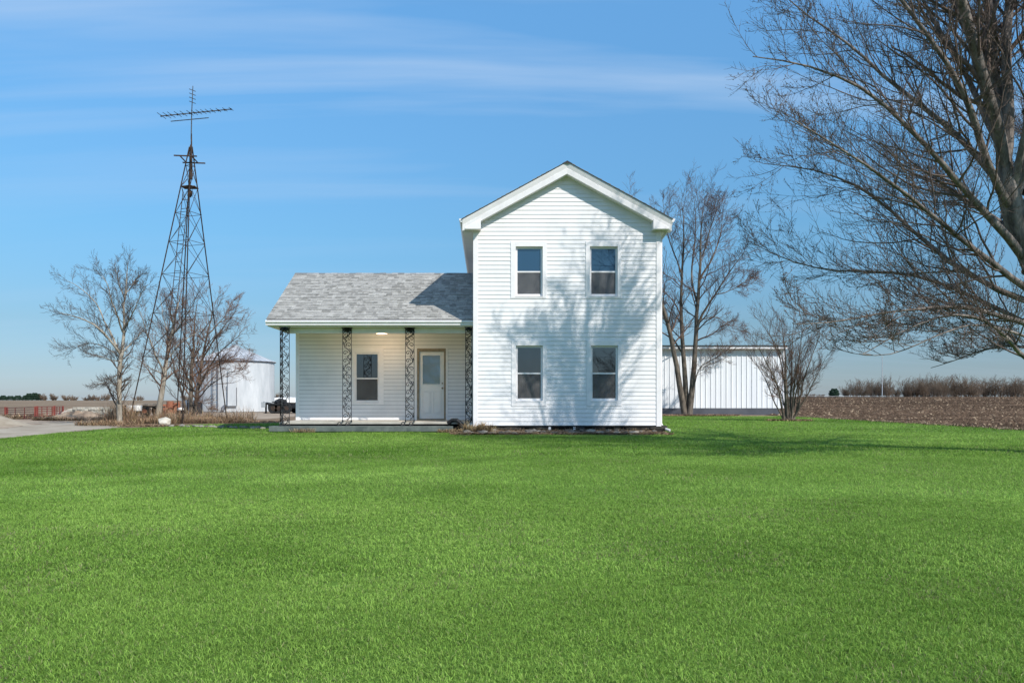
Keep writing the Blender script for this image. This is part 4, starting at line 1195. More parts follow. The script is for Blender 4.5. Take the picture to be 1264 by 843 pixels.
# --- large maple on the right
Yb = 13.5
def tp(px, py, Y): return at(px, py, Y)
trunk_line = [(10.65, 13.5, -.1), (10.45, 13.5, 1.0), tp(1305, 400, 13.5), tp(1292, 355, 13.5), tp(1270, 305, 13.5), tp(1250, 262, 13.5), tp(1241, 225, 13.5), tp(1238, 200, 13.5)]
big = []
r_big = rng_(5)
def addlimb(pts, r0, r1, n=14, wob=.03, pw=.9): big.append(line_limb(pts, r0 * (.60 if r0 < .14 else .48), max(.006, r1 * .6), n, r_big, wob, .75 if r0 < .18 else 1.7))
trunk_line += [tp(1238, 160, 13.55), tp(1231, 115, 13.7)]
trunkg = line_limb(trunk_line, .34, .20, 22)
_f = np.linspace(0, 1, 22)
trunkg = (trunkg[0], np.interp(_f, [0, .06, .3, .66, .80, 1], [.44, .34, .27, .20, .13, .04])[None], trunkg[2])
flare = trunkg[1].copy(); flare[0, 0] *= 1.1
t0 = (trunkg[0], flare, 14)
J = tp(1240, 212, 13.5)
def L(*a):
    a = list(a)
    if a[0][1] > 340: a = [(a[0][0] + 30, a[0][1] + 12, a[0][2])] + a[:]
    return [tp(*p) for p in a]
# limbs sweeping up and to the left
addlimb(L((1268, 362, 13.5), (1223, 321, 13.1), (1176, 282, 12.7), (1131, 250, 12.3), (1099, 220, 12.0), (1066, 202, 11.8), (1028, 178, 11.6), (985, 150, 11.4)), .115, .014)
addlimb(L((1270, 372, 13.5), (1197, 342, 13.9), (1167, 322, 14.1), (1137, 294, 14.4), (1102, 259, 14.8), (1066, 232, 15.2), (1000, 205, 15.6), (945, 200, 15.9)), .11, .012)
addlimb(L((1274, 400, 13.5), (1211, 382, 12.9), (1167, 374, 12.5), (1125, 380, 12.1), (1078, 386, 11.8), (1028, 404, 11.6), (985, 398, 11.5)), .10, .010)
addlimb(L((1275, 405, 13.5), (1230, 380, 14.0), (1160, 350, 14.7), (1090, 335, 15.3), (1020, 335, 15.8), (960, 320, 16.1), (930, 300, 16.3)), .09, .010)
addlimb(L((1282, 455, 13.5), (1258, 436, 13.1), (1226, 401, 12.7), (1190, 383, 12.3), (1140, 392, 12.0), (1100, 420, 11.8), (1062, 437, 11.7)), .085, .008)
addlimb(L((1262, 316, 13.5), (1240, 285, 13.3), (1206, 249, 13.1), (1167, 211, 12.9), (1137, 178, 12.7), (1090, 125, 12.5), (1060, 101, 12.4), (1019, 86, 12.3), (975, 70, 12.2), (930, 72, 12.2)), .13, .012)
addlimb(L((1250, 250, 13.5), (1208, 193, 13.9), (1185, 169, 14.1), (1146, 139, 14.4), (1114, 113, 14.7), (1078, 83, 15.0), (1033, 42, 15.4), (990, 15, 15.6), (955, -20, 15.8)), .12, .012)
addlimb(L((1250, 262, 13.5), (1226, 225, 13.2), (1208, 166, 12.9), (1197, 130, 12.8), (1167, 74, 12.6), (1140, 35, 12.4), (1108, 0, 12.2), (1060, -70, 11.9), (1020, -150, 11.6)), .13, .012)
# leaders
addlimb([J, tp(1236, 178, 13.4), tp(1223, 136, 13.2), tp(1211, 89, 13.0), tp(1200, 44, 12.8), tp(1185, 0, 12.5), tp(1165, -90, 12.1), tp(1150, -190, 11.8), tp(1135, -300, 11.4)], .21, .018, 18)
addlimb([J, tp(1244, 166, 13.6), tp(1232, 110, 13.8), tp(1223, 59, 13.9), tp(1222, 0, 14.1), tp(1215, -120, 14.3), tp(1205, -240, 14.4), tp(1200, -290, 14.4)], .24, .018, 18)
addlimb([J, tp(1247, 148, 13.5), tp(1243, 90, 13.6), tp(1244, 30, 13.7), tp(1255, -60, 13.9), tp(1275, -200, 14.2), tp(1284, -290, 14.3)], .19, .016, 18)
addlimb([tp(1252, 250, 13.5), tp(1268, 190, 13.4), tp(1290, 110, 13.2), tp(1320, 0, 12.9), tp(1350, -140, 12.6), tp(1380, -300, 12.4)], .17, .016, 16)
addlimb([tp(1256, 280, 13.5), tp(1290, 220, 13.9), tp(1340, 130, 14.5), tp(1400, 20, 15.2), tp(1450, -80, 16)], .15, .014, 14)
addlimb([tp(1246, 205, 13.5), (8.9, 14.4, 7.2), (8.5, 15.5, 9.5), (8.3, 16.3, 11.6)], .15, .014, 14)
addlimb([tp(1250, 240, 13.5), (9.0, 12.6, 6.8), (8.7, 11.6, 9.0), (8.5, 11.0, 11.2)], .15, .014, 14)
for pts_, r_ in (([(9.22, 14.1, 8.6), (8.95, 14.3, 10.0), (8.45, 14.6, 11.6), (8.2, 14.7, 12.2)], .12), ([(9.2, 14.2, 9.4), (9.5, 14.5, 10.8), (9.8, 14.8, 11.7), (10.0, 15.0, 12.3)], .11),
                 ([(9.6, 13.9, 9.4), (9.3, 13.7, 10.8), (9.15, 13.5, 11.7), (8.9, 13.4, 12.3)], .10), ([(9.7, 14.0, 10.2), (10.3, 14.1, 11.3), (11.0, 14.3, 12.2)], .10),
                 ([(9.15, 14.2, 10.6), (8.7, 13.9, 11.8), (8.1, 13.7, 12.2)], .08)):
    addlimb(pts_, r_, .02)
# limbs to the right and behind, mostly outside the frame
for i in range(7):
    a = math.radians([20, -20, 55, -55, 88, -88, 0][i]); zz = [3.2, 4.0, 4.6, 5.2, 3.8, 4.4, 6][i]
    c_, s_ = math.cos(a), math.sin(a); x0 = 9.45
    addlimb([(x0, 13.5, zz), (x0 + 1.4 * c_, 13.5 + 1.4 * s_, zz + .9), (x0 + 3.2 * c_, 13.5 + 3.2 * s_, zz + 1.9), (x0 + 5 * c_, 13.5 + 5 * s_, zz + 2.8)], .11, .012)
# drooping long fine limbs near the bottom
addlimb(L((1240, 405, 12.95), (1200, 400, 12.4), (1150, 415, 12.0), (1100, 440, 11.8), (1060, 437, 11.6)), .04, .006, wob=.02)
addlimb(L((1278, 430, 13.5), (1240, 425, 14.2), (1190, 440, 14.8), (1150, 455, 15.2)), .05, .006)
# group by size
g14 = [b for b in big]
limb_groups = [(p, r, 8) for p, r, l in big]
# secondaries grow along each limb
lim = [(p, r, l) for p, r, l in big]
def keepbig(pts):
    return (pts[:, -1, 2] > 1.75) & (pts[:, -1, 0] > 3.6)
c1 = levels_grow(r_big, lim, [dict(k=24, lo=.15, ang=.66, ratio=.34, fall=.45, rr=.42, n=9, wig=.12, up=.05, tip=.3, sides=5, flat=.25, maxL=2.4, minL=.5, minr=.0055)], keepbig)
sec = [(c1[0][0], c1[0][1], np.linalg.norm(np.diff(c1[0][0], axis=1), axis=2).sum(1))]
c2 = levels_grow(r_big, sec, [
    dict(k=10, lo=.12, ang=.66, ratio=.42, fall=.4, rr=.5, n=6, wig=.14, up=.08, tip=.4, sides=3, flat=.2, maxL=1.0, minL=.2, minr=.0042),
    dict(k=7, lo=.10, ang=.62, ratio=.55, fall=.3, rr=.6, n=4, wig=.14, up=.12, tip=.5, sides=3, flat=.1, maxL=.42, minL=.1, minr=.0030)], keepbig)
# long arching fine branches straight off the limbs
c3 = levels_grow(r_big, lim, [dict(k=14, lo=.25, ang=.45, ratio=.38, fall=.5, rr=.3, n=12, wig=.07, up=.06, tip=.25, sides=4, maxL=2.4, minL=.6, minr=.005)], keepbig)
t3 = [(c3[0][0], c3[0][1], np.linalg.norm(np.diff(c3[0][0], axis=1), axis=2).sum(1))]
c4 = levels_grow(r_big, t3, [dict(k=20, lo=.05, ang=.7, ratio=.24, fall=.4, rr=.5, n=5, wig=.14, up=.12, tip=.5, sides=3, maxL=.6, minL=.12, minr=.0032)], keepbig)
print('big tree twigs', len(c2[0][0]), len(c2[1][0]), len(c4[0][0]))
bud = buds_mesh_groups(r_big, c2[1][0][::2], 2, .022)
make_tree('maple_tree', 'large bare maple with spreading grey limbs at the right edge of the lawn', (10.65, 13.5, 0), M['bark_big'], M['twig_big'],
          [t0] + limb_groups, c1 + c2 + c3 + c4 + [bud])

def px_line(pts, Y, dys=None):
    return [at(px, py, Y + (dys[i] if dys else 0)) for i, (px, py) in enumerate(pts)]

def generic_tree(name, label, base, limbs, levels, bark, twig, seed, group=None, cat='tree', sides=8, keep=None, rs=.68, wide=1.0):
    r = rng_(seed)
    shr = lambda p: [tuple(base[i] + (c_[i] - base[i]) * (.92 * wide if i == 0 and c_[2] > .8 else .92) for i in range(3)) for c_ in p]
    limbs = [(shr(p), r0, r1, wob) for p, r0, r1, wob in limbs]
    gs = [line_limb(p, r0 * rs, r1 * rs, 14, r, wob) for p, r0, r1, wob in limbs]
    crown = levels_grow(r, [(p, q, l) for p, q, l in gs], levels, keep)
    print(name, sum(len(c[0]) for c in crown))
    return make_tree(name, label, base, bark, twig, [(p, q, sides) for p, q, l in gs], crown, group, cat)

LV_std = [dict(k=20, lo=.32, ang=.72, ratio=.42, fall=.45, rr=.42, n=8, wig=.12, up=.03, tip=.3, sides=5, maxL=2.3, minL=.5, minr=.009),
          dict(k=12, lo=.15, ang=.65, ratio=.42, fall=.4, rr=.5, n=6, wig=.13, up=.04, tip=.4, sides=3, maxL=1.4, minL=.3, minr=.006),
          dict(k=5, lo=.15, ang=.6, ratio=.5, fall=.3, rr=.6, n=4, wig=.12, up=.08, tip=.5, sides=3, maxL=.7, minL=.15, minr=.0055)]
# --- three stemmed tree behind the house, right
Y8 = 43.0
b8 = at(848, 513, Y8)
generic_tree('ash_tree', 'tall bare tree with three dark stems in front of the white barn', (b8[0], Y8, 0), [
    (px_line([(845, 513), (838, 470), (831, 420), (821, 377), (806, 340), (790, 300), (778, 262), (770, 235)], Y8, [0, 0, -.2, -.4, -.6, -.8, -1, -1]), .26, .02, .05),
    (px_line([(848, 513), (846, 470), (843, 426), (839, 361), (842, 300), (845, 262), (842, 228)], Y8, [.2, .2, .3, .5, .7, .9, 1]), .24, .02, .05),
    (px_line([(851, 513), (856, 470), (861, 402), (863, 361), (867, 301), (868, 262), (872, 222)], Y8, [0, 0, -.1, -.3, -.3, -.2, 0]), .26, .02, .05),
    (px_line([(860, 405), (866, 380), (877, 361), (897, 333), (913, 309), (926, 290)], Y8, [-.1, -.3, -.6, -.9, -1.2, -1.3]), .12, .015, .05),
    (px_line([(853, 490), (864, 450), (885, 435), (905, 425)], Y8, [0, -.4, -.9, -1.2]), .06, .01, .05),
    (px_line([(843, 430), (828, 410), (818, 385), (812, 350)], Y8, [.3, .8, 1.2, 1.6]), .09, .012, .05),
    (px_line([(863, 365), (852, 330), (856, 290), (860, 250), (858, 222)], Y8, [-.3, .6, 1.4, 1.8, 2.0]), .10, .012, .05),
    (px_line([(866, 330), (884, 300), (892, 270), (896, 240)], Y8, [-.3, .4, 1.0, 1.4]), .09, .012, .05),
    (px_line([(868, 300), (880, 262), (888, 235), (890, 218)], Y8, [-.3, -.9, -1.2, -1.4]), .06, .012, .05),
    (px_line([(842, 330), (828, 290), (818, 250), (816, 225)], Y8, [.4, .9, 1.2, 1.4]), .07, .012, .05),
    (px_line([(884, 352), (905, 345), (925, 335), (938, 322)], Y8, [-.6, -.3, 0, .2]), .05, .010, .05),
    (px_line([(862, 385), (885, 380), (905, 392), (918, 400)], Y8, [0, .5, .9, 1.1]), .05, .010, .05),
], LV_std, M['bark_mid'], M['twig_shrub'], 31)
# --- shrub by the barn corner
Y9 = 33.0; b9 = at(975, 520, Y9)
r9 = random.Random(14); lim9 = []
for i, (bx_, m_, e_) in enumerate([((967, 518), (962, 470), (940, 410)), ((969, 519), (968, 460), (955, 392)), ((972, 520), (972, 450), (968, 385)), ((974, 520), (976, 440), (978, 382)), ((977, 520), (981, 455), (992, 388)),
                                   ((979, 519), (990, 465), (1008, 402)), ((980, 518), (997, 480), (1020, 430)), ((966, 517), (950, 470), (930, 430)), ((981, 517), (985, 470), (1003, 450)), ((973, 520), (965, 480), (948, 450)), ((976, 520), (988, 440), (1003, 396)), ((975, 519), (968, 430), (944, 385))]):
    d = r9.uniform(-1.6, 1.6)
    mid2 = ((m_[0] + e_[0]) / 2, (m_[1] + e_[1]) / 2)
    lim9.append((px_line([bx_, ((bx_[0] + m_[0]) / 2 + r9.uniform(-2, 2), (bx_[1] + m_[1]) / 2), m_, mid2, e_], Y9, [0, d * .15, d * .4, d * .7, d]), .075 if i < 6 else .05, .007, .03))
generic_tree('multi_stem_shrub', 'round brown leafless shrub with many stems by the barn corner', (b9[0], Y9, 0), lim9,
    [dict(k=15, lo=.22, ang=.55, ratio=.40, fall=.45, rr=.5, n=7, wig=.10, up=.06, tip=.3, sides=4, maxL=1.3, minL=.3, minr=.006),
     dict(k=9, lo=.15, ang=.5, ratio=.5, fall=.4, rr=.6, n=5, wig=.10, up=.06, tip=.4, sides=3, maxL=.8, minL=.25, minr=.005),
     dict(k=3, lo=.2, ang=.45, ratio=.6, fall=.3, rr=.7, n=4, wig=.10, up=.09, tip=.5, sides=3, maxL=.45, minL=.15, minr=.0035)],
    M['bark_mid'], M['twig_shrub'], 41, cat='shrub', sides=6, wide=1.22)
# --- left trees
Y1 = 28.2; b1 = at(148, 525, Y1)
LV_l = [dict(k=18, lo=.15, ang=.62, ratio=.42, fall=.45, rr=.45, n=8, wig=.11, up=.05, tip=.3, sides=4, maxL=1.35, minL=.3, minr=.006),
        dict(k=9, lo=.15, ang=.6, ratio=.45, fall=.4, rr=.5, n=5, wig=.12, up=.06, tip=.4, sides=3, maxL=.8, minL=.15, minr=.0042),
        dict(k=3, lo=.2, ang=.55, ratio=.5, fall=.3, rr=.6, n=4, wig=.12, up=.08, tip=.5, sides=3, maxL=.4, minL=.1, minr=.0042)]
def pl(Y, *pts): return [at(p[0], p[1], Y + p[2]) for p in pts]
generic_tree('bare_tree', 'slim pale trunked bare tree beside the driveway', (b1[0], Y1, 0), [
    (pl(Y1, (147.5, 526, 0), (147, 480, 0), (148, 440, 0), (151, 425, 0)), .145, .105, .01),
    (pl(Y1, (150, 428, 0), (154, 395, .1), (154, 350, .3), (157, 325, .3), (160, 308, .3)), .095, .012, .03),
    (pl(Y1, (149, 430, 0), (142, 418, -.3), (128, 403, -.6), (110, 388, -.9), (85, 378, -1.2), (64, 372, -1.4)), .075, .008, .03),
    (pl(Y1, (143, 418, -.3), (135, 400, 0), (122, 370, .5), (110, 352, .8), (92, 338, 1), (72, 330, 1.2)), .055, .008, .03),
    (pl(Y1, (152, 400, 0), (146, 380, -.4), (135, 350, -.7), (128, 328, -.9), (115, 314, -1.1)), .055, .008, .03),
    (pl(Y1, (153, 395, .1), (164, 378, -.4), (172, 360, -.7), (183, 335, -1)), .05, .008, .03),
    (pl(Y1, (154, 360, .3), (148, 340, .8), (143, 322, 1.1), (140, 310, 1.3)), .04, .008, .03),
    (pl(Y1, (155, 350, .3), (166, 335, .8), (176, 322, 1.1)), .035, .008, .03),
    (pl(Y1, (148, 435, 0), (138, 425, .6), (118, 415, 1.0), (95, 418, 1.4), (75, 425, 1.6)), .045, .007, .03),
    (pl(Y1, (150, 430, 0), (160, 418, .5), (172, 405, 1.0), (185, 392, 1.3)), .045, .007, .03),
    (pl(Y1, (147, 455, 0), (138, 462, -.5), (125, 468, -.8), (116, 470, -.9)), .025, .005, .02),
    (pl(Y1, (149, 440, 0), (140, 438, -.8), (120, 432, -1.4), (100, 428, -1.9)), .035, .006, .02),
], LV_l, M['bark_pale'], M['twig_pale'], 51)
Y2 = 32.5; b2 = at(196, 519, Y2)
generic_tree('bare_tree', 'leaning bare tree with peeling tan trunk growing inside the windmill tower', (b2[0], Y2, 0), [
    (pl(Y2, (194, 520, 0), (198, 490, 0), (204, 460, 0), (206, 440, .1), (213, 405, .2), (219, 375, .3), (226, 350, .3)), .20, .02, .02),
    (pl(Y2, (204, 462, 0), (196, 440, -.5), (186, 418, -.9), (178, 398, -1.2), (172, 370, -1.4)), .07, .010, .03),
    (pl(Y2, (205, 458, 0), (190, 452, .5), (172, 440, 1.0), (155, 432, 1.4)), .05, .008, .03),
    (pl(Y2, (210, 425, .1), (205, 395, .6), (200, 370, 1), (198, 352, 1.2)), .06, .009, .03),
    (pl(Y2, (214, 405, .2), (228, 385, -.5), (240, 365, -1.0), (250, 345, -1.3)), .06, .009, .03),
    (pl(Y2, (208, 435, .1), (222, 418, .8), (240, 405, 1.4), (258, 395, 1.9)), .05, .008, .03),
    (pl(Y2, (216, 395, .2), (212, 370, -.6), (208, 350, -1.1)), .05, .008, .03),
], LV_l, M['bark_pale'], M['twig_red'], 52)
Y3 = 36.0; b3 = at(240, 516, Y3)
generic_tree('bare_tree', 'dense reddish bare tree with dark twin trunks before the grain bin', (b3[0], Y3, 0), [
    (pl(Y3, (236, 517, 0), (234, 480, 0), (236, 455, 0), (238, 420, .1), (242, 390, .1), (243, 362, .2)), .16, .02, .04),
    (pl(Y3, (240, 517, 0), (244, 480, .2), (248, 450, .3), (255, 415, .4), (262, 385, .5), (266, 360, .5)), .15, .018, .04),
    (pl(Y3, (232, 517, 0), (222, 480, .3), (214, 455, .5), (208, 430, .8), (200, 400, 1)), .10, .012, .04),
    (pl(Y3, (244, 480, .2), (258, 450, -.5), (276, 425, -1.0), (294, 410, -1.5), (306, 402, -1.8)), .08, .010, .03),
    (pl(Y3, (246, 465, .2), (268, 445, .8), (290, 438, 1.3), (312, 436, 1.8)), .07, .009, .03),
    (pl(Y3, (250, 440, .3), (266, 410, -.3), (282, 390, -.6), (296, 372, -.9)), .06, .009, .03),
    (pl(Y3, (240, 480, 0), (226, 455, -.8), (216, 430, -1.3), (212, 405, -1.6)), .07, .009, .03),
    (pl(Y3, (244, 490, .1), (262, 470, -1.0), (284, 455, -1.6), (305, 450, -2.1)), .05, .008, .03),
    (pl(Y3, (238, 430, .1), (226, 405, .8), (220, 385, 1.1), (218, 362, 1.3)), .05, .008, .03),
    (pl(Y3, (257, 405, .4), (272, 390, 1.0), (285, 375, 1.4), (290, 358, 1.6)), .05, .008, .03),
    (pl(Y3, (236, 500, 0), (246, 492, -.4), (256, 500, -.7), (262, 512, -.8)), .03, .010, .03),
], [dict(k=20, lo=.15, ang=.65, ratio=.42, fall=.45, rr=.5, n=8, wig=.11, up=.04, tip=.3, sides=4, maxL=2.0, minL=.3, minr=.007),
    dict(k=8, lo=.15, ang=.6, ratio=.42, fall=.4, rr=.55, n=5, wig=.13, up=.04, tip=.4, sides=3, maxL=.95, minL=.25, minr=.0058),
    dict(k=4, lo=.2, ang=.55, ratio=.5, fall=.3, rr=.6, n=4, wig=.13, up=.06, tip=.5, sides=3, maxL=.5, minL=.15, minr=.0048)], M['bark_mid'], M['twig_red'], 53)

# --- skyline brush and far trees
def far_bush(cx, cy, w, h, seed, mat, n=420, thick=.05):
    r = rng_(seed)
    k = 18
    a = r.uniform(0, 2 * np.pi, k); rr_ = r.uniform(0, .42, k) * w
    S = np.stack([cx + rr_ * np.cos(a), cy + rr_ * np.sin(a), np.full(k, float(terrain(cx, cy)) - .05)], 1)
    D = np.stack([np.cos(a) * .5 * w / h, np.sin(a) * .4, np.ones(k)], 1)
    p0, r0 = walk(r, S, D, np.full(k, h * .85) * r.uniform(.45, 1.1, k), np.full(k, thick * 1.8), 6, .10, .02, .3)
    out = levels_grow(r, [(p0, r0, np.full(k, h * .8))], [
        dict(k=11, lo=.05, ang=.75, ratio=.42, fall=.4, rr=.6, n=5, wig=.14, up=.03, tip=.4, minr=thick * .5),
        dict(k=8, lo=.1, ang=.75, ratio=.5, fall=.3, rr=.7, n=3, wig=.16, up=.03, tip=.5, minr=thick * .4)])
    return tubes_mesh('shrub', [(p0, r0, 4)] + out)
bush_lab = 'grey brown leafless bush in the thicket along the right skyline'
rb = random.Random(77)
spec = []
x = 1141
while x < 1330:
    spec.append((x, rb.uniform(14, 17.5) + (1.5 if 1150 < x < 1200 else 0), rb.uniform(16, 22))); x += rb.uniform(7.5, 10)
for i, (px, hh, ww) in enumerate(spec):
    Y = rb.uniform(268, 300); c = at(px, 489.5, Y); s_ = F / Y
    o = link('skyline_bush', far_bush(c[0], Y, ww / s_ * 1.0, hh / s_ * 1.7, 100 + i, M['brush'], thick=.05), M['brush'])
    tag(o, bush_lab, 'bush', 'bushes of the right skyline thicket')
for i, (px, hh, ww, lab) in enumerate([(1046, 12, 10, 'low leafless bush at the left end of the right skyline'), (1056, 16, 14, 'leafless bush just left of the tall skyline pole cluster'), (1066, 14, 14, 'second small bush from the left on the right skyline'),
                                  (1077, 15, 14, 'leafless bush left of the tall thin pole'), (1086, 18, 14, 'leafless bush right at the foot of the tall thin pole'), (1096, 17, 16, 'leafless bush just right of the tall thin pole'),
                                  (1106, 9, 10, 'small bush right of the pole before the gap'), (1119, 17, 12, 'round bare tree in the gap of the right skyline'), (1130, 16, 12, 'round bare tree right of the skyline gap'), (1140, 18, 13, 'round bare tree where the right thicket begins'), (1124, 8, 22, 'low brush under the round bare trees on the right skyline')]):
    Y = 282; c = at(px, 489.3, Y); s_ = F / Y
    o = link('skyline_bush', far_bush(c[0], Y, ww / s_ * .8, hh / s_ * 1.6, 300 + i, M['brush'], thick=.045), M['brush'])
    tag(o, lab, 'bush', 'scattered bushes on the right skyline')
# evergreen and dark brush seen past the shrub
def evergreen(name, label, cx, cy, w, h, seed, group=None):
    r = rng_(seed); n = 1500; z0 = float(terrain(cx, cy))
    t = thing(name, label, 'evergreen', (cx, cy, z0), group)
    u = r.uniform(0, 1, n) ** .8; zz = h * (.05 + .93 * u); rad = w / 2 * np.sqrt(np.clip(1 - (u * 1.02 - .15) ** 2 / 1.0, .02, 1)) * np.sqrt(r.uniform(.3, 1, n)) * (1 + .15 * np.sin(u * 20))
    a = r.uniform(0, 2 * np.pi, n); P = np.stack([cx + rad * np.cos(a), cy + rad * np.sin(a), z0 + zz], 1)
    s = h * .08 * r.uniform(.6, 1.4, n); d1 = norm(r.normal(0, 1, (n, 3))); d2 = norm(np.cross(d1, r.normal(0, 1, (n, 3))))
    V = np.stack([P - d1 * s[:, None], P + d1 * s[:, None], P + d2 * s[:, None] * 1.2], 1).reshape(-1, 3)
    link('crown', np_mesh('crown', V, tri=np.arange(n * 3).reshape(-1, 3)), M['evergreen'], t)
    mb = MB(); mb.tube([(cx, cy, z0 - .1), (cx, cy, z0 + h * .5), (cx, cy, z0 + h * .85)], [h * .035, h * .025, .02], 6); mb.build('trunk', M['bark_mid'], t)
c = at(1029.5, 489, 300); evergreen('evergreen_tree', 'small dark evergreen alone on the skyline right of the shrub', c[0], 300, 3.6, 3.2, 1)
for i, (px, hh, ww) in enumerate([(1000, 5, 12), (1012, 4, 9)]):
    c = at(px, 489.5, 290)
    o = link('skyline_bush', far_bush(c[0], 290, ww * .3, hh / F * 290 * 1.1, 400 + i, M['brush'], thick=.06), M['brush']); tag(o, ['low dark brush on the skyline just right of the shrub', 'smallest brush clump between shrub and lone evergreen'][i], 'bush')
# left skyline
Yl = 700.0
for i, (px, w_, h_) in enumerate([(4, 9, 5), (13, 10, 4.5), (22, 10, 5), (31, 7, 5), (36, 8, 7.5), (43, 9, 8), (48, 6, 7)]):
    c = at(px, 494.5, Yl); evergreen('evergreen_tree', 'dark evergreen in the row on the far left skyline', c[0], Yl, w_ / F * Yl, (h_ + 1) / F * Yl, 20 + i, 'evergreens on the far left skyline')
for i, (px, w_, h_, lab) in enumerate([(55, 9, 8, 'thin bare tree right of the far evergreens'), (66, 8, 8.5, 'round bare tree standing alone on the left skyline'), (82, 12, 7, 'wide low brown bush on the left skyline'), (91, 9, 5, 'low brown bush right of the wide one on the left skyline'),
                                       (107, 9, 4, 'smallest bush left of the pale trunk on the skyline'), (114, 8, 7, 'bare far tree left of the pale trunked tree'), (122, 10, 5, 'low far brush between two bare skyline trees'), (131, 10, 9, 'tallest far bare tree just left of the pale trunk'),
                                       (170, 16, 6, 'far brush seen right of the pale trunk'), (232, 20, 9, 'far brown brush behind the twin trunks'), (340, 12, 9, 'far brush between grain bin and porch'), (352, 10, 6, 'low far brush beside the porch corner')]):
    c = at(px, 494.5, Yl); o = link('skyline_bush', far_bush(c[0], Yl, w_ / F * Yl * .8, (h_ + 1) / F * Yl, 500 + i, M['brush'], thick=.14), M['brush']); tag(o, lab, 'bush')

# ================================================================== VEGETATION UNDERFOOT
def in_poly(x, y, poly):
    ins = np.zeros(x.shape, bool); n = len(poly); j = n - 1
    for i in range(n):
        xi, yi = poly[i]; xj, yj = poly[j]
        c = ((yi > y) != (yj > y)) & (x < (xj - xi) * (y - yi) / (yj - yi + 1e-12) + xi)
        ins ^= c; j = i
    return ins
def vnoise(x, y, s, seed):
    """smooth value noise"""
    r = np.random.default_rng(seed); G = r.uniform(0, 1, (256, 256))
    X = x / s + 1000; Y = y / s + 1000; xi = np.floor(X).astype(int); yi = np.floor(Y).astype(int); fx = X - xi; fy = Y - yi
    fx = fx * fx * (3 - 2 * fx); fy = fy * fy * (3 - 2 * fy)
    g = lambda a, b: G[a % 256, b % 256]
    return (g(xi, yi) * (1 - fx) + g(xi + 1, yi) * fx) * (1 - fy) + (g(xi, yi + 1) * (1 - fx) + g(xi + 1, yi + 1) * fx) * fy

def blades(name, mat, x, y, h, wd, lean, cols, seed, two=True, z0=0.008):
    r = np.random.default_rng(seed); n = len(x)
    az = r.uniform(0, 2 * np.pi, n); la = r.uniform(0, 2 * np.pi, n)
    w = np.stack([np.cos(az), np.sin(az), np.zeros(n)], 1) * (wd / 2)[:, None]
    ld = np.stack([np.cos(la), np.sin(la), np.zeros(n)], 1) * (lean * h)[:, None]
    B = np.stack([x, y, np.full(n, z0)], 1)
    up = np.zeros((n, 3)); up[:, 2] = h
    T = B + ld + up * np.sqrt(np.clip(1 - (lean * .75) ** 2, .15, 1))[:, None]
    if two:
        Mi = B + ld * .35 + up * .58
        V = np.stack([B - w, B + w, Mi - w * .8, Mi + w * .8, T], 1).reshape(-1, 3)
        o = np.arange(n)[:, None] * 5
        tri = np.concatenate([o + np.array([[0, 1, 3]]), o + np.array([[0, 3, 2]]), o + np.array([[2, 3, 4]])], 1).reshape(-1, 3)
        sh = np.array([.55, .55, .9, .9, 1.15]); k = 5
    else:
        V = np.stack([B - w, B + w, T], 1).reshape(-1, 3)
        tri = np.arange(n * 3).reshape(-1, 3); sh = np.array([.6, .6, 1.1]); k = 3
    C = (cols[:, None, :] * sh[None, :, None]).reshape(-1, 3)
    return V, tri, C

def scatter(seed, n, y0, y1, half=.78, extra=1.2):
    """points over the wedge of ground the lawn shows"""
    r = np.random.default_rng(seed)
    y = np.sqrt(r.uniform(y0 ** 2, y1 ** 2, n)); x = r.uniform(-1, 1, n) * (half * y + extra)
    return x, y

def grass_cols(x, y, seed):
    r = np.random.default_rng(seed); n = len(x)
    a = vnoise(x, y, 1.7, 1) * .5 + vnoise(x, y, .45, 2) * .3 + vnoise(x, y, 5.5, 3) * .4
    a = np.clip((a - .6) * 1.5 + .55, 0, 1)[:, None]
    dark = np.array([.115, .240, .022]); lite = np.array([.32, .50, .095])
    c = dark * (1 - a) + lite * a
    c = c * r.uniform(.55, 1.45, (n, 1))
    tr = np.exp(-((y - 11.5 - .55 * x - 1.2 * np.sin(x * .35)) / .55) ** 2) + np.exp(-((y - 13.2 - .55 * x - 1.2 * np.sin(x * .35)) / .4) ** 2) + .8 * np.exp(-((y - 9 + .25 * x) / .5) ** 2)
    c = c * (1 + .22 * tr[:, None]) * np.array([1.0, 1.0, 1.0]) + np.array([.02, .012, .012]) * tr[:, None]
    dry = vnoise(x, y, .8, 21) * .6 + vnoise(x, y, .2, 22) * .4
    st = (r.uniform(0, 1, n) < .10 * np.clip((dry - .55) * 5, 0, 1)); c[st] = np.array([.40, .34, .20]) * r.uniform(.6, 1.1, (st.sum(), 1))
    yel = r.uniform(0, 1, n) < .05; c[yel] = np.array([.40, .44, .17]) * r.uniform(.7, 1.2, (yel.sum(), 1))
    return c
Vs, Ts, Cs = [], [], []; off = 0
DENS = 1.0
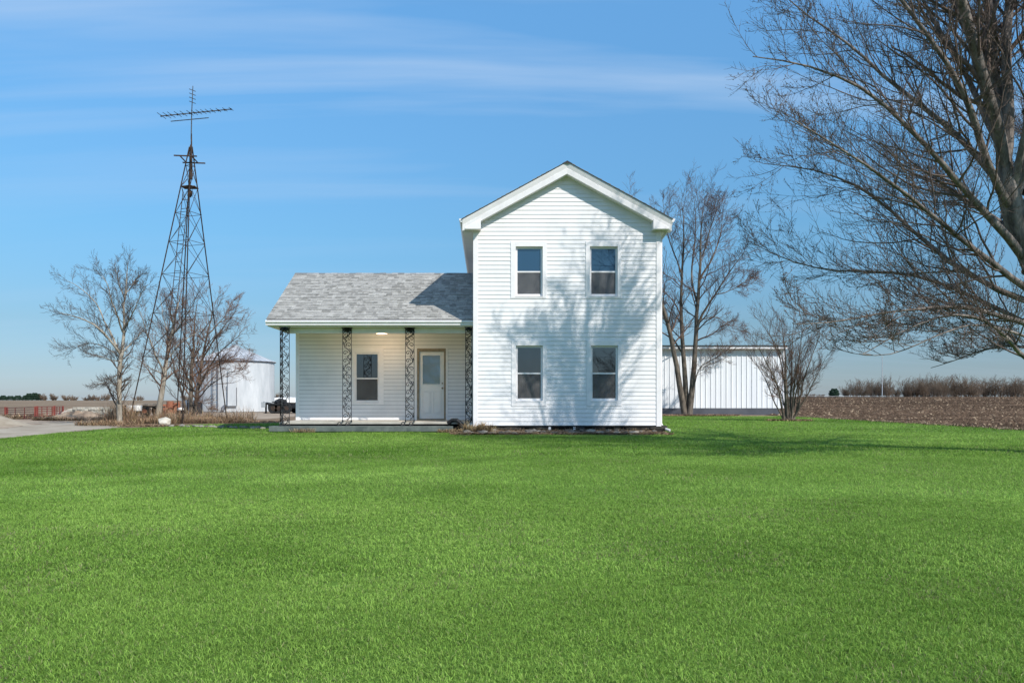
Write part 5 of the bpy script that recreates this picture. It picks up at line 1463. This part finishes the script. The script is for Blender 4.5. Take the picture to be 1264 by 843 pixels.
for (y0, y1, n, h0, w0, two, sd) in [(2.0, 4.2, 340000, .026, .0027, True, 1), (4.2, 7.5, 430000, .029, .0039, True, 2), (7.5, 13, 430000, .034, .0068, False, 3), (13, 22, 360000, .048, .012, False, 4), (22, 41.5, 260000, .055, .02, False, 5)]:
    x, y = scatter(sd, int(n * DENS), y0, y1)
    ok = in_poly(x, y, LAWN) & ~((x > -6.3) & (x < 5.05) & (y > 21.9)) & ~((x > -.9) & (x < 4.9) & (y > 20.5 + .15 * np.sin(x * 2.3)))
    bedn = vnoise(x, y, .3, 9)
    ok &= ~((x > -.9) & (x < 4.9) & (y > 20.2 + .5 * bedn))
    cl = vnoise(x, y, .09 if y0 < 13 else .25, 7); ok &= (cl > .15) | (np.random.default_rng(sd).uniform(0, 1, len(x)) < .85)
    x, y, cl = x[ok], y[ok], cl[ok]; r = np.random.default_rng(sd + 50)
    h = h0 * r.uniform(.45, 1.25, len(x)) * (.6 + .6 * cl) * (.8 + .4 * vnoise(x, y, 1.1, 12)); wd = w0 * r.uniform(.6, 1.3, len(x)); lean = np.clip(np.abs(r.normal(.85, .38, len(x))), .05, 1.3)
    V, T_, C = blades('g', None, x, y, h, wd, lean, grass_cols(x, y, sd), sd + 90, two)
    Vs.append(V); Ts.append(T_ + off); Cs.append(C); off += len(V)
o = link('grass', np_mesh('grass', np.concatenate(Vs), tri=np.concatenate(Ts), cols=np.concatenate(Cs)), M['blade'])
tag(o, 'short mown green lawn grass in front of the farmhouse', 'grass', kind='stuff')

# dry litter on the bed and ragged lawn edges
def litter(name, label, regions, seed, base=(.30, .22, .13)):
    Vs, Ts, Cs = [], [], []; off = 0; r = np.random.default_rng(seed)
    for (cx, cy, rx, ry, n, h0, w0, ln) in regions:
        if rx < 0:
            x = cx + r.uniform(-1, 1, n) * -rx; y = cy + r.uniform(-1, 1, n) * ry
        else:
            a = r.uniform(0, 2 * np.pi, n); q = np.sqrt(r.uniform(0, 1, n)); x = cx + rx * q * np.cos(a); y = cy + ry * q * np.sin(a)
        h = h0 * r.uniform(.3, 1.3, n); wd = w0 * r.uniform(.5, 1.4, n); lean = np.clip(r.normal(ln, .4, n), .05, 2.5)
        c = np.array(base) * r.uniform(.25, 1.6, (n, 1)) * r.uniform(.9, 1.1, (n, 3))
        V, T_, C = blades('l', None, x, y, h, wd, lean, c, seed + off, True, z0=.02); Vs.append(V); Ts.append(T_ + off); Cs.append(C); off += len(V)
    o = link(name, np_mesh(name, np.concatenate(Vs), tri=np.concatenate(Ts), cols=np.concatenate(Cs)), M['litter']); tag(o, label, 'dead weeds', kind='stuff'); return o
litter('leaf_litter', 'brown dead leaves and stems along the farmhouse foundation', [(2.0, 21.0, -2.95, .55, 9000, .07, .035, 1.6), (2.1, 21.5, -2.6, .12, 1500, .13, .02, .8)], 61, (.22, .155, .095))
litter('dead_weeds', 'tuft of dry weeds at the inner corner of the house', [(-.25, 21.35, .40, .22, 900, .30, .012, .7), (-.9, 21.75, .5, .2, 700, .12, .014, 1.0), (-5.2, 21.85, .35, .12, 300, .13, .012, .8)], 62, (.36, .27, .16))
regs = [(-12.3, 30.5, 2.6, 1.0, 3400, .24, .016, 1.0), (-13.6, 27.8, 1.2, .8, 1300, .22, .014, .9), (-10.6, 30.5, 1.3, .9, 1000, .2, .014, 1.0), (-11.9, 26.8, 1.2, .6, 1300, .08, .02, 1.5), (-14.2, 33.8, 2.4, 1.5, 2400, .18, .02, 1.2), (-12.6, 33, 2.2, 1.0, 1500, .30, .014, .8), (-9.5, 31.2, 1.4, .6, 900, .08, .02, 1.5), (-13.7, 28.9, .6, .4, 420, .80, .010, .35), (-14.4, 30.2, .8, .4, 420, .75, .010, .4), (-12.2, 29.6, .7, .4, 380, .62, .010, .4), (-10.2, 31.5, .8, .4, 380, .6, .010, .4), (-13, 32.2, 2.0, .5, 800, .55, .011, .45)]
litter('dead_weeds', 'tangled tan dead weeds around the windmill tower legs', regs, 63, (.34, .23, .14))
litter('dead_weeds', 'flattened dead weeds on the earth mound by the yard', [(-18, 34.4, 2.2, 1.3, 3600, .22, .03, 1.3), (-21.5, 36.5, 3, 1.0, 2500, .25, .03, 1.2)], 64, (.33, .24, .16))
litter('dead_weeds', 'strip of dry grass between lawn edge and plowed field', [(16.5 + .2 * math.sin(i * 1.7), 25 + 1.0 * i, .35, .5, 60 + (i * 37) % 140, .09, .022, 1.4) for i in range(-12, 16)], 65, (.34, .26, .17))
litter('dead_leaves', 'dead leaves scattered at the foot of the three stemmed tree and shrub', [(b8[0], 42.6, 2.8, .9, 1500, .10, .06, 1.9), (b9[0], 33, 1.0, .5, 500, .10, .04, 1.6)], 66, (.30, .20, .12))
# clods and stubble turned up by the plough
def clods(name, seed, n):
    r = np.random.default_rng(seed)
    y = 20 + (200 - 20) * r.uniform(0, 1, n) ** 2.0; x = 16.35 + (y * .80 + 4 - 16.35 + 6) * r.uniform(0, 1, n) ** 1.0
    ok = (x > 16.35) & (x < y * .9 + 8); x, y = x[ok], y[ok]; n = len(x)
    s = (.030 + y * .0011) * r.uniform(.4, 1.5, n); row = .5 + .5 * np.sin((y + x * .08) * 2 * np.pi / .78)
    fur = vnoise(x * .12, y, .7, 5); keep = r.uniform(0, 1, n) < (.25 + .75 * row) * (.3 + .9 * fur); x, y, s = x[keep], y[keep], s[keep]; n = len(x)
    z = terrain(x, y) + .004 + .0004 * np.hypot(x, y)
    a = r.uniform(0, 2 * np.pi, n); V = np.zeros((n, 4, 3))
    for k in range(3):
        V[:, k, 0] = x + s * np.cos(a + k * 2.1) * r.uniform(.7, 1.6, n); V[:, k, 1] = y + s * np.sin(a + k * 2.1) * r.uniform(.7, 1.3, n); V[:, k, 2] = z
    V[:, 3, 0] = x + s * r.uniform(-.4, .4, n); V[:, 3, 1] = y + s * r.uniform(-.4, .4, n); V[:, 3, 2] = z + s * r.uniform(.4, 1.1, n)
    o = np.arange(n)[:, None] * 4
    T_ = np.concatenate([o + np.array([[0, 1, 3]]), o + np.array([[1, 2, 3]]), o + np.array([[2, 0, 3]])], 1).reshape(-1, 3)
    g = r.uniform(.5, 1.35, n)[:, None] * (.6 + .8 * vnoise(x * .2, y, 2.6, 8))[:, None]
    c = np.array([.110, .074, .050]) * g; lt = r.uniform(0, 1, n) < .07; c[lt] = np.array([.32, .24, .16]) * r.uniform(.7, 1.2, (lt.sum(), 1))
    o = link(name, np_mesh(name, V.reshape(-1, 3), tri=T_, cols=np.repeat(c, 4, 0)), M['litter'])
    tag(o, 'brown clods and pale crop stubble turned up across the plowed field', 'soil clods', kind='stuff')
clods('soil_clods', 91, 150000)
# pebbles at the porch and bed
mb = MB(); rg = random.Random(31)
for i in range(60):
    x_ = rg.uniform(-.6, 4.8); y_ = rg.uniform(20.7, 21.5); s_ = rg.uniform(.02, .075); g = rg.uniform(.06, .3)
    mb.rock((x_, y_, .03 + .06 * (y_ - 20.6)), (s_ * 2, s_ * 1.5, s_), rg, col=(g, g * .9, g * .76))
o = mb.build('bed_stones', M['rubble'], None, colors=True); tag(o, 'scattered small pale stones in the soil bed against the foundation', 'stones', kind='stuff')
mb = MB()
for i in range(70):
    x_ = rg.uniform(-11.6, -6.2); y_ = 27 + (x_ + 11.6) * -.5 + rg.uniform(-.3, .5); s_ = rg.uniform(.02, .06); g = rg.uniform(.12, .34)
    mb.rock((x_, y_, .03), (s_ * 2, s_ * 1.5, s_), rg, col=(g, g * .93, g * .8))
o = mb.build('edge_stones', M['rubble'], None, colors=True); tag(o, 'line of small stones along the lawn edge left of the porch', 'stones', kind='stuff')

# ================================================================== LIGHT, SKY, CAMERA
tosun = Vector((.88, -1.0, 1.18)).normalized()
elev = math.asin(tosun.z); az = math.atan2(tosun.x, tosun.y)
w = bpy.data.worlds.new('World'); sc.world = w; w.use_nodes = True; nt = w.node_tree
bg = nt.nodes['Background']
sky = N(nt, 'ShaderNodeTexSky', sky_type='NISHITA', sun_disc=False, sun_elevation=elev, sun_rotation=az, altitude=200, air_density=1.0, dust_density=.35, ozone_density=2.2)
tc = nt.nodes.new('ShaderNodeTexCoord')
sep = nt.nodes.new('ShaderNodeSeparateXYZ'); nt.links.new(tc.outputs['Generated'], sep.inputs[0])
# project the view direction onto a high cloud layer
zz = N(nt, 'ShaderNodeMath', operation='ADD'); zz.inputs[1].default_value = .12; nt.links.new(sep.outputs['Z'], zz.inputs[0])
dx = N(nt, 'ShaderNodeMath', operation='DIVIDE'); nt.links.new(sep.outputs['X'], dx.inputs[0]); nt.links.new(zz.outputs[0], dx.inputs[1])
dy = N(nt, 'ShaderNodeMath', operation='DIVIDE'); nt.links.new(sep.outputs['Y'], dy.inputs[0]); nt.links.new(zz.outputs[0], dy.inputs[1])
cb = nt.nodes.new('ShaderNodeCombineXYZ'); nt.links.new(dx.outputs[0], cb.inputs[0]); nt.links.new(dy.outputs[0], cb.inputs[1])
mp = N(nt, 'ShaderNodeMapping'); mp.inputs['Scale'].default_value = (.40, 2.6, 1); mp.inputs['Rotation'].default_value = (0, 0, -.12); mp.inputs['Location'].default_value = (3.1, .35, 0)
nt.links.new(cb.outputs[0], mp.inputs['Vector'])
n1 = N(nt, 'ShaderNodeTexNoise', i_Scale=1.1, i_Detail=6.0, i_Roughness=.5, i_Distortion=.35); nt.links.new(mp.outputs[0], n1.inputs['Vector'])
cr_ = ramp(nt, [(.46, (0, 0, 0)), (.72, (.85, .85, .85))]); nt.links.new(n1.outputs['Fac'], cr_.inputs['Fac'])
sat = N(nt, 'ShaderNodeMix', data_type='RGBA', blend_type='MULTIPLY'); sat.inputs['Factor'].default_value = 1
nt.links.new(sky.outputs[0], sat.inputs['A']); sr = ramp(nt, [(0.0, (.210, .262, .39)), (.035, (.212, .265, .36)), (.09, (.232, .305, .36)), (.2, (.30, .47, .52)), (.45, (.50, .80, .88)), (.7, (.72, .86, .86))]); nt.links.new(sep.outputs['Z'], sr.inputs['Fac'])
sx_ = N(nt, 'ShaderNodeMix', data_type='RGBA', blend_type='MULTIPLY'); sx_.inputs['Factor'].default_value = 1; sx_.inputs['B'].default_value = (2.5, 2.5, 2.5, 1)
nt.links.new(sr.outputs['Color'], sx_.inputs['A']); nt.links.new(sx_.outputs['Result'], sat.inputs['B'])
cf = ramp(nt, [(.20, (.10, .10, .10)), (.46, (1, 1, 1))]); nt.links.new(sep.outputs['Z'], cf.inputs['Fac'])
cfm = N(nt, 'ShaderNodeMath', operation='MULTIPLY'); nt.links.new(cr_.outputs['Color'], cfm.inputs[0]); nt.links.new(cf.outputs['Color'], cfm.inputs[1])
cm = N(nt, 'ShaderNodeMix', data_type='RGBA'); nt.links.new(cfm.outputs[0], cm.inputs['Factor'])
nt.links.new(sat.outputs['Result'], cm.inputs['A']); cm.inputs['B'].default_value = (5.0, 6.5, 8.6, 1)
nt.links.new(cm.outputs['Result'], bg.inputs['Color'])
bg.inputs['Strength'].default_value = .105
sun = bpy.data.lights.new('sun', 'SUN'); sun.energy = 5.1; sun.angle = math.radians(.4); sun.color = (1, .95, .885)
so = bpy.data.objects.new('sun', sun); COL.objects.link(so); so.location = tosun * 60; so.rotation_euler = (-tosun).to_track_quat('-Z', 'Y').to_euler()

pl_ = bpy.data.lights.new('porch_bulb', 'POINT'); pl_.energy = 22; pl_.color = (1, .74, .5); pl_.shadow_soft_size = .12
po = bpy.data.objects.new('porch_bulb', pl_); COL.objects.link(po); po.location = (-3.14, 23.1, 2.80)
cam = bpy.data.cameras.new('camera'); co = bpy.data.objects.new('camera', cam); COL.objects.link(co)
cam.sensor_width = 36; cam.lens = 36 * F / 1264
cam.shift_x = (632 - VX) / 1264; cam.shift_y = -(421.5 - VY) / 1264
cam.clip_start = .05; cam.clip_end = 8000
co.location = (0, 0, CAMZ); co.rotation_euler = (math.pi / 2, 0, 0)
sc.camera = co
sc.view_settings.view_transform = 'Standard'; sc.view_settings.look = 'None'; sc.view_settings.exposure = 0; sc.view_settings.gamma = 1
sc.cycles.max_bounces = 6; sc.cycles.transparent_max_bounces = 8
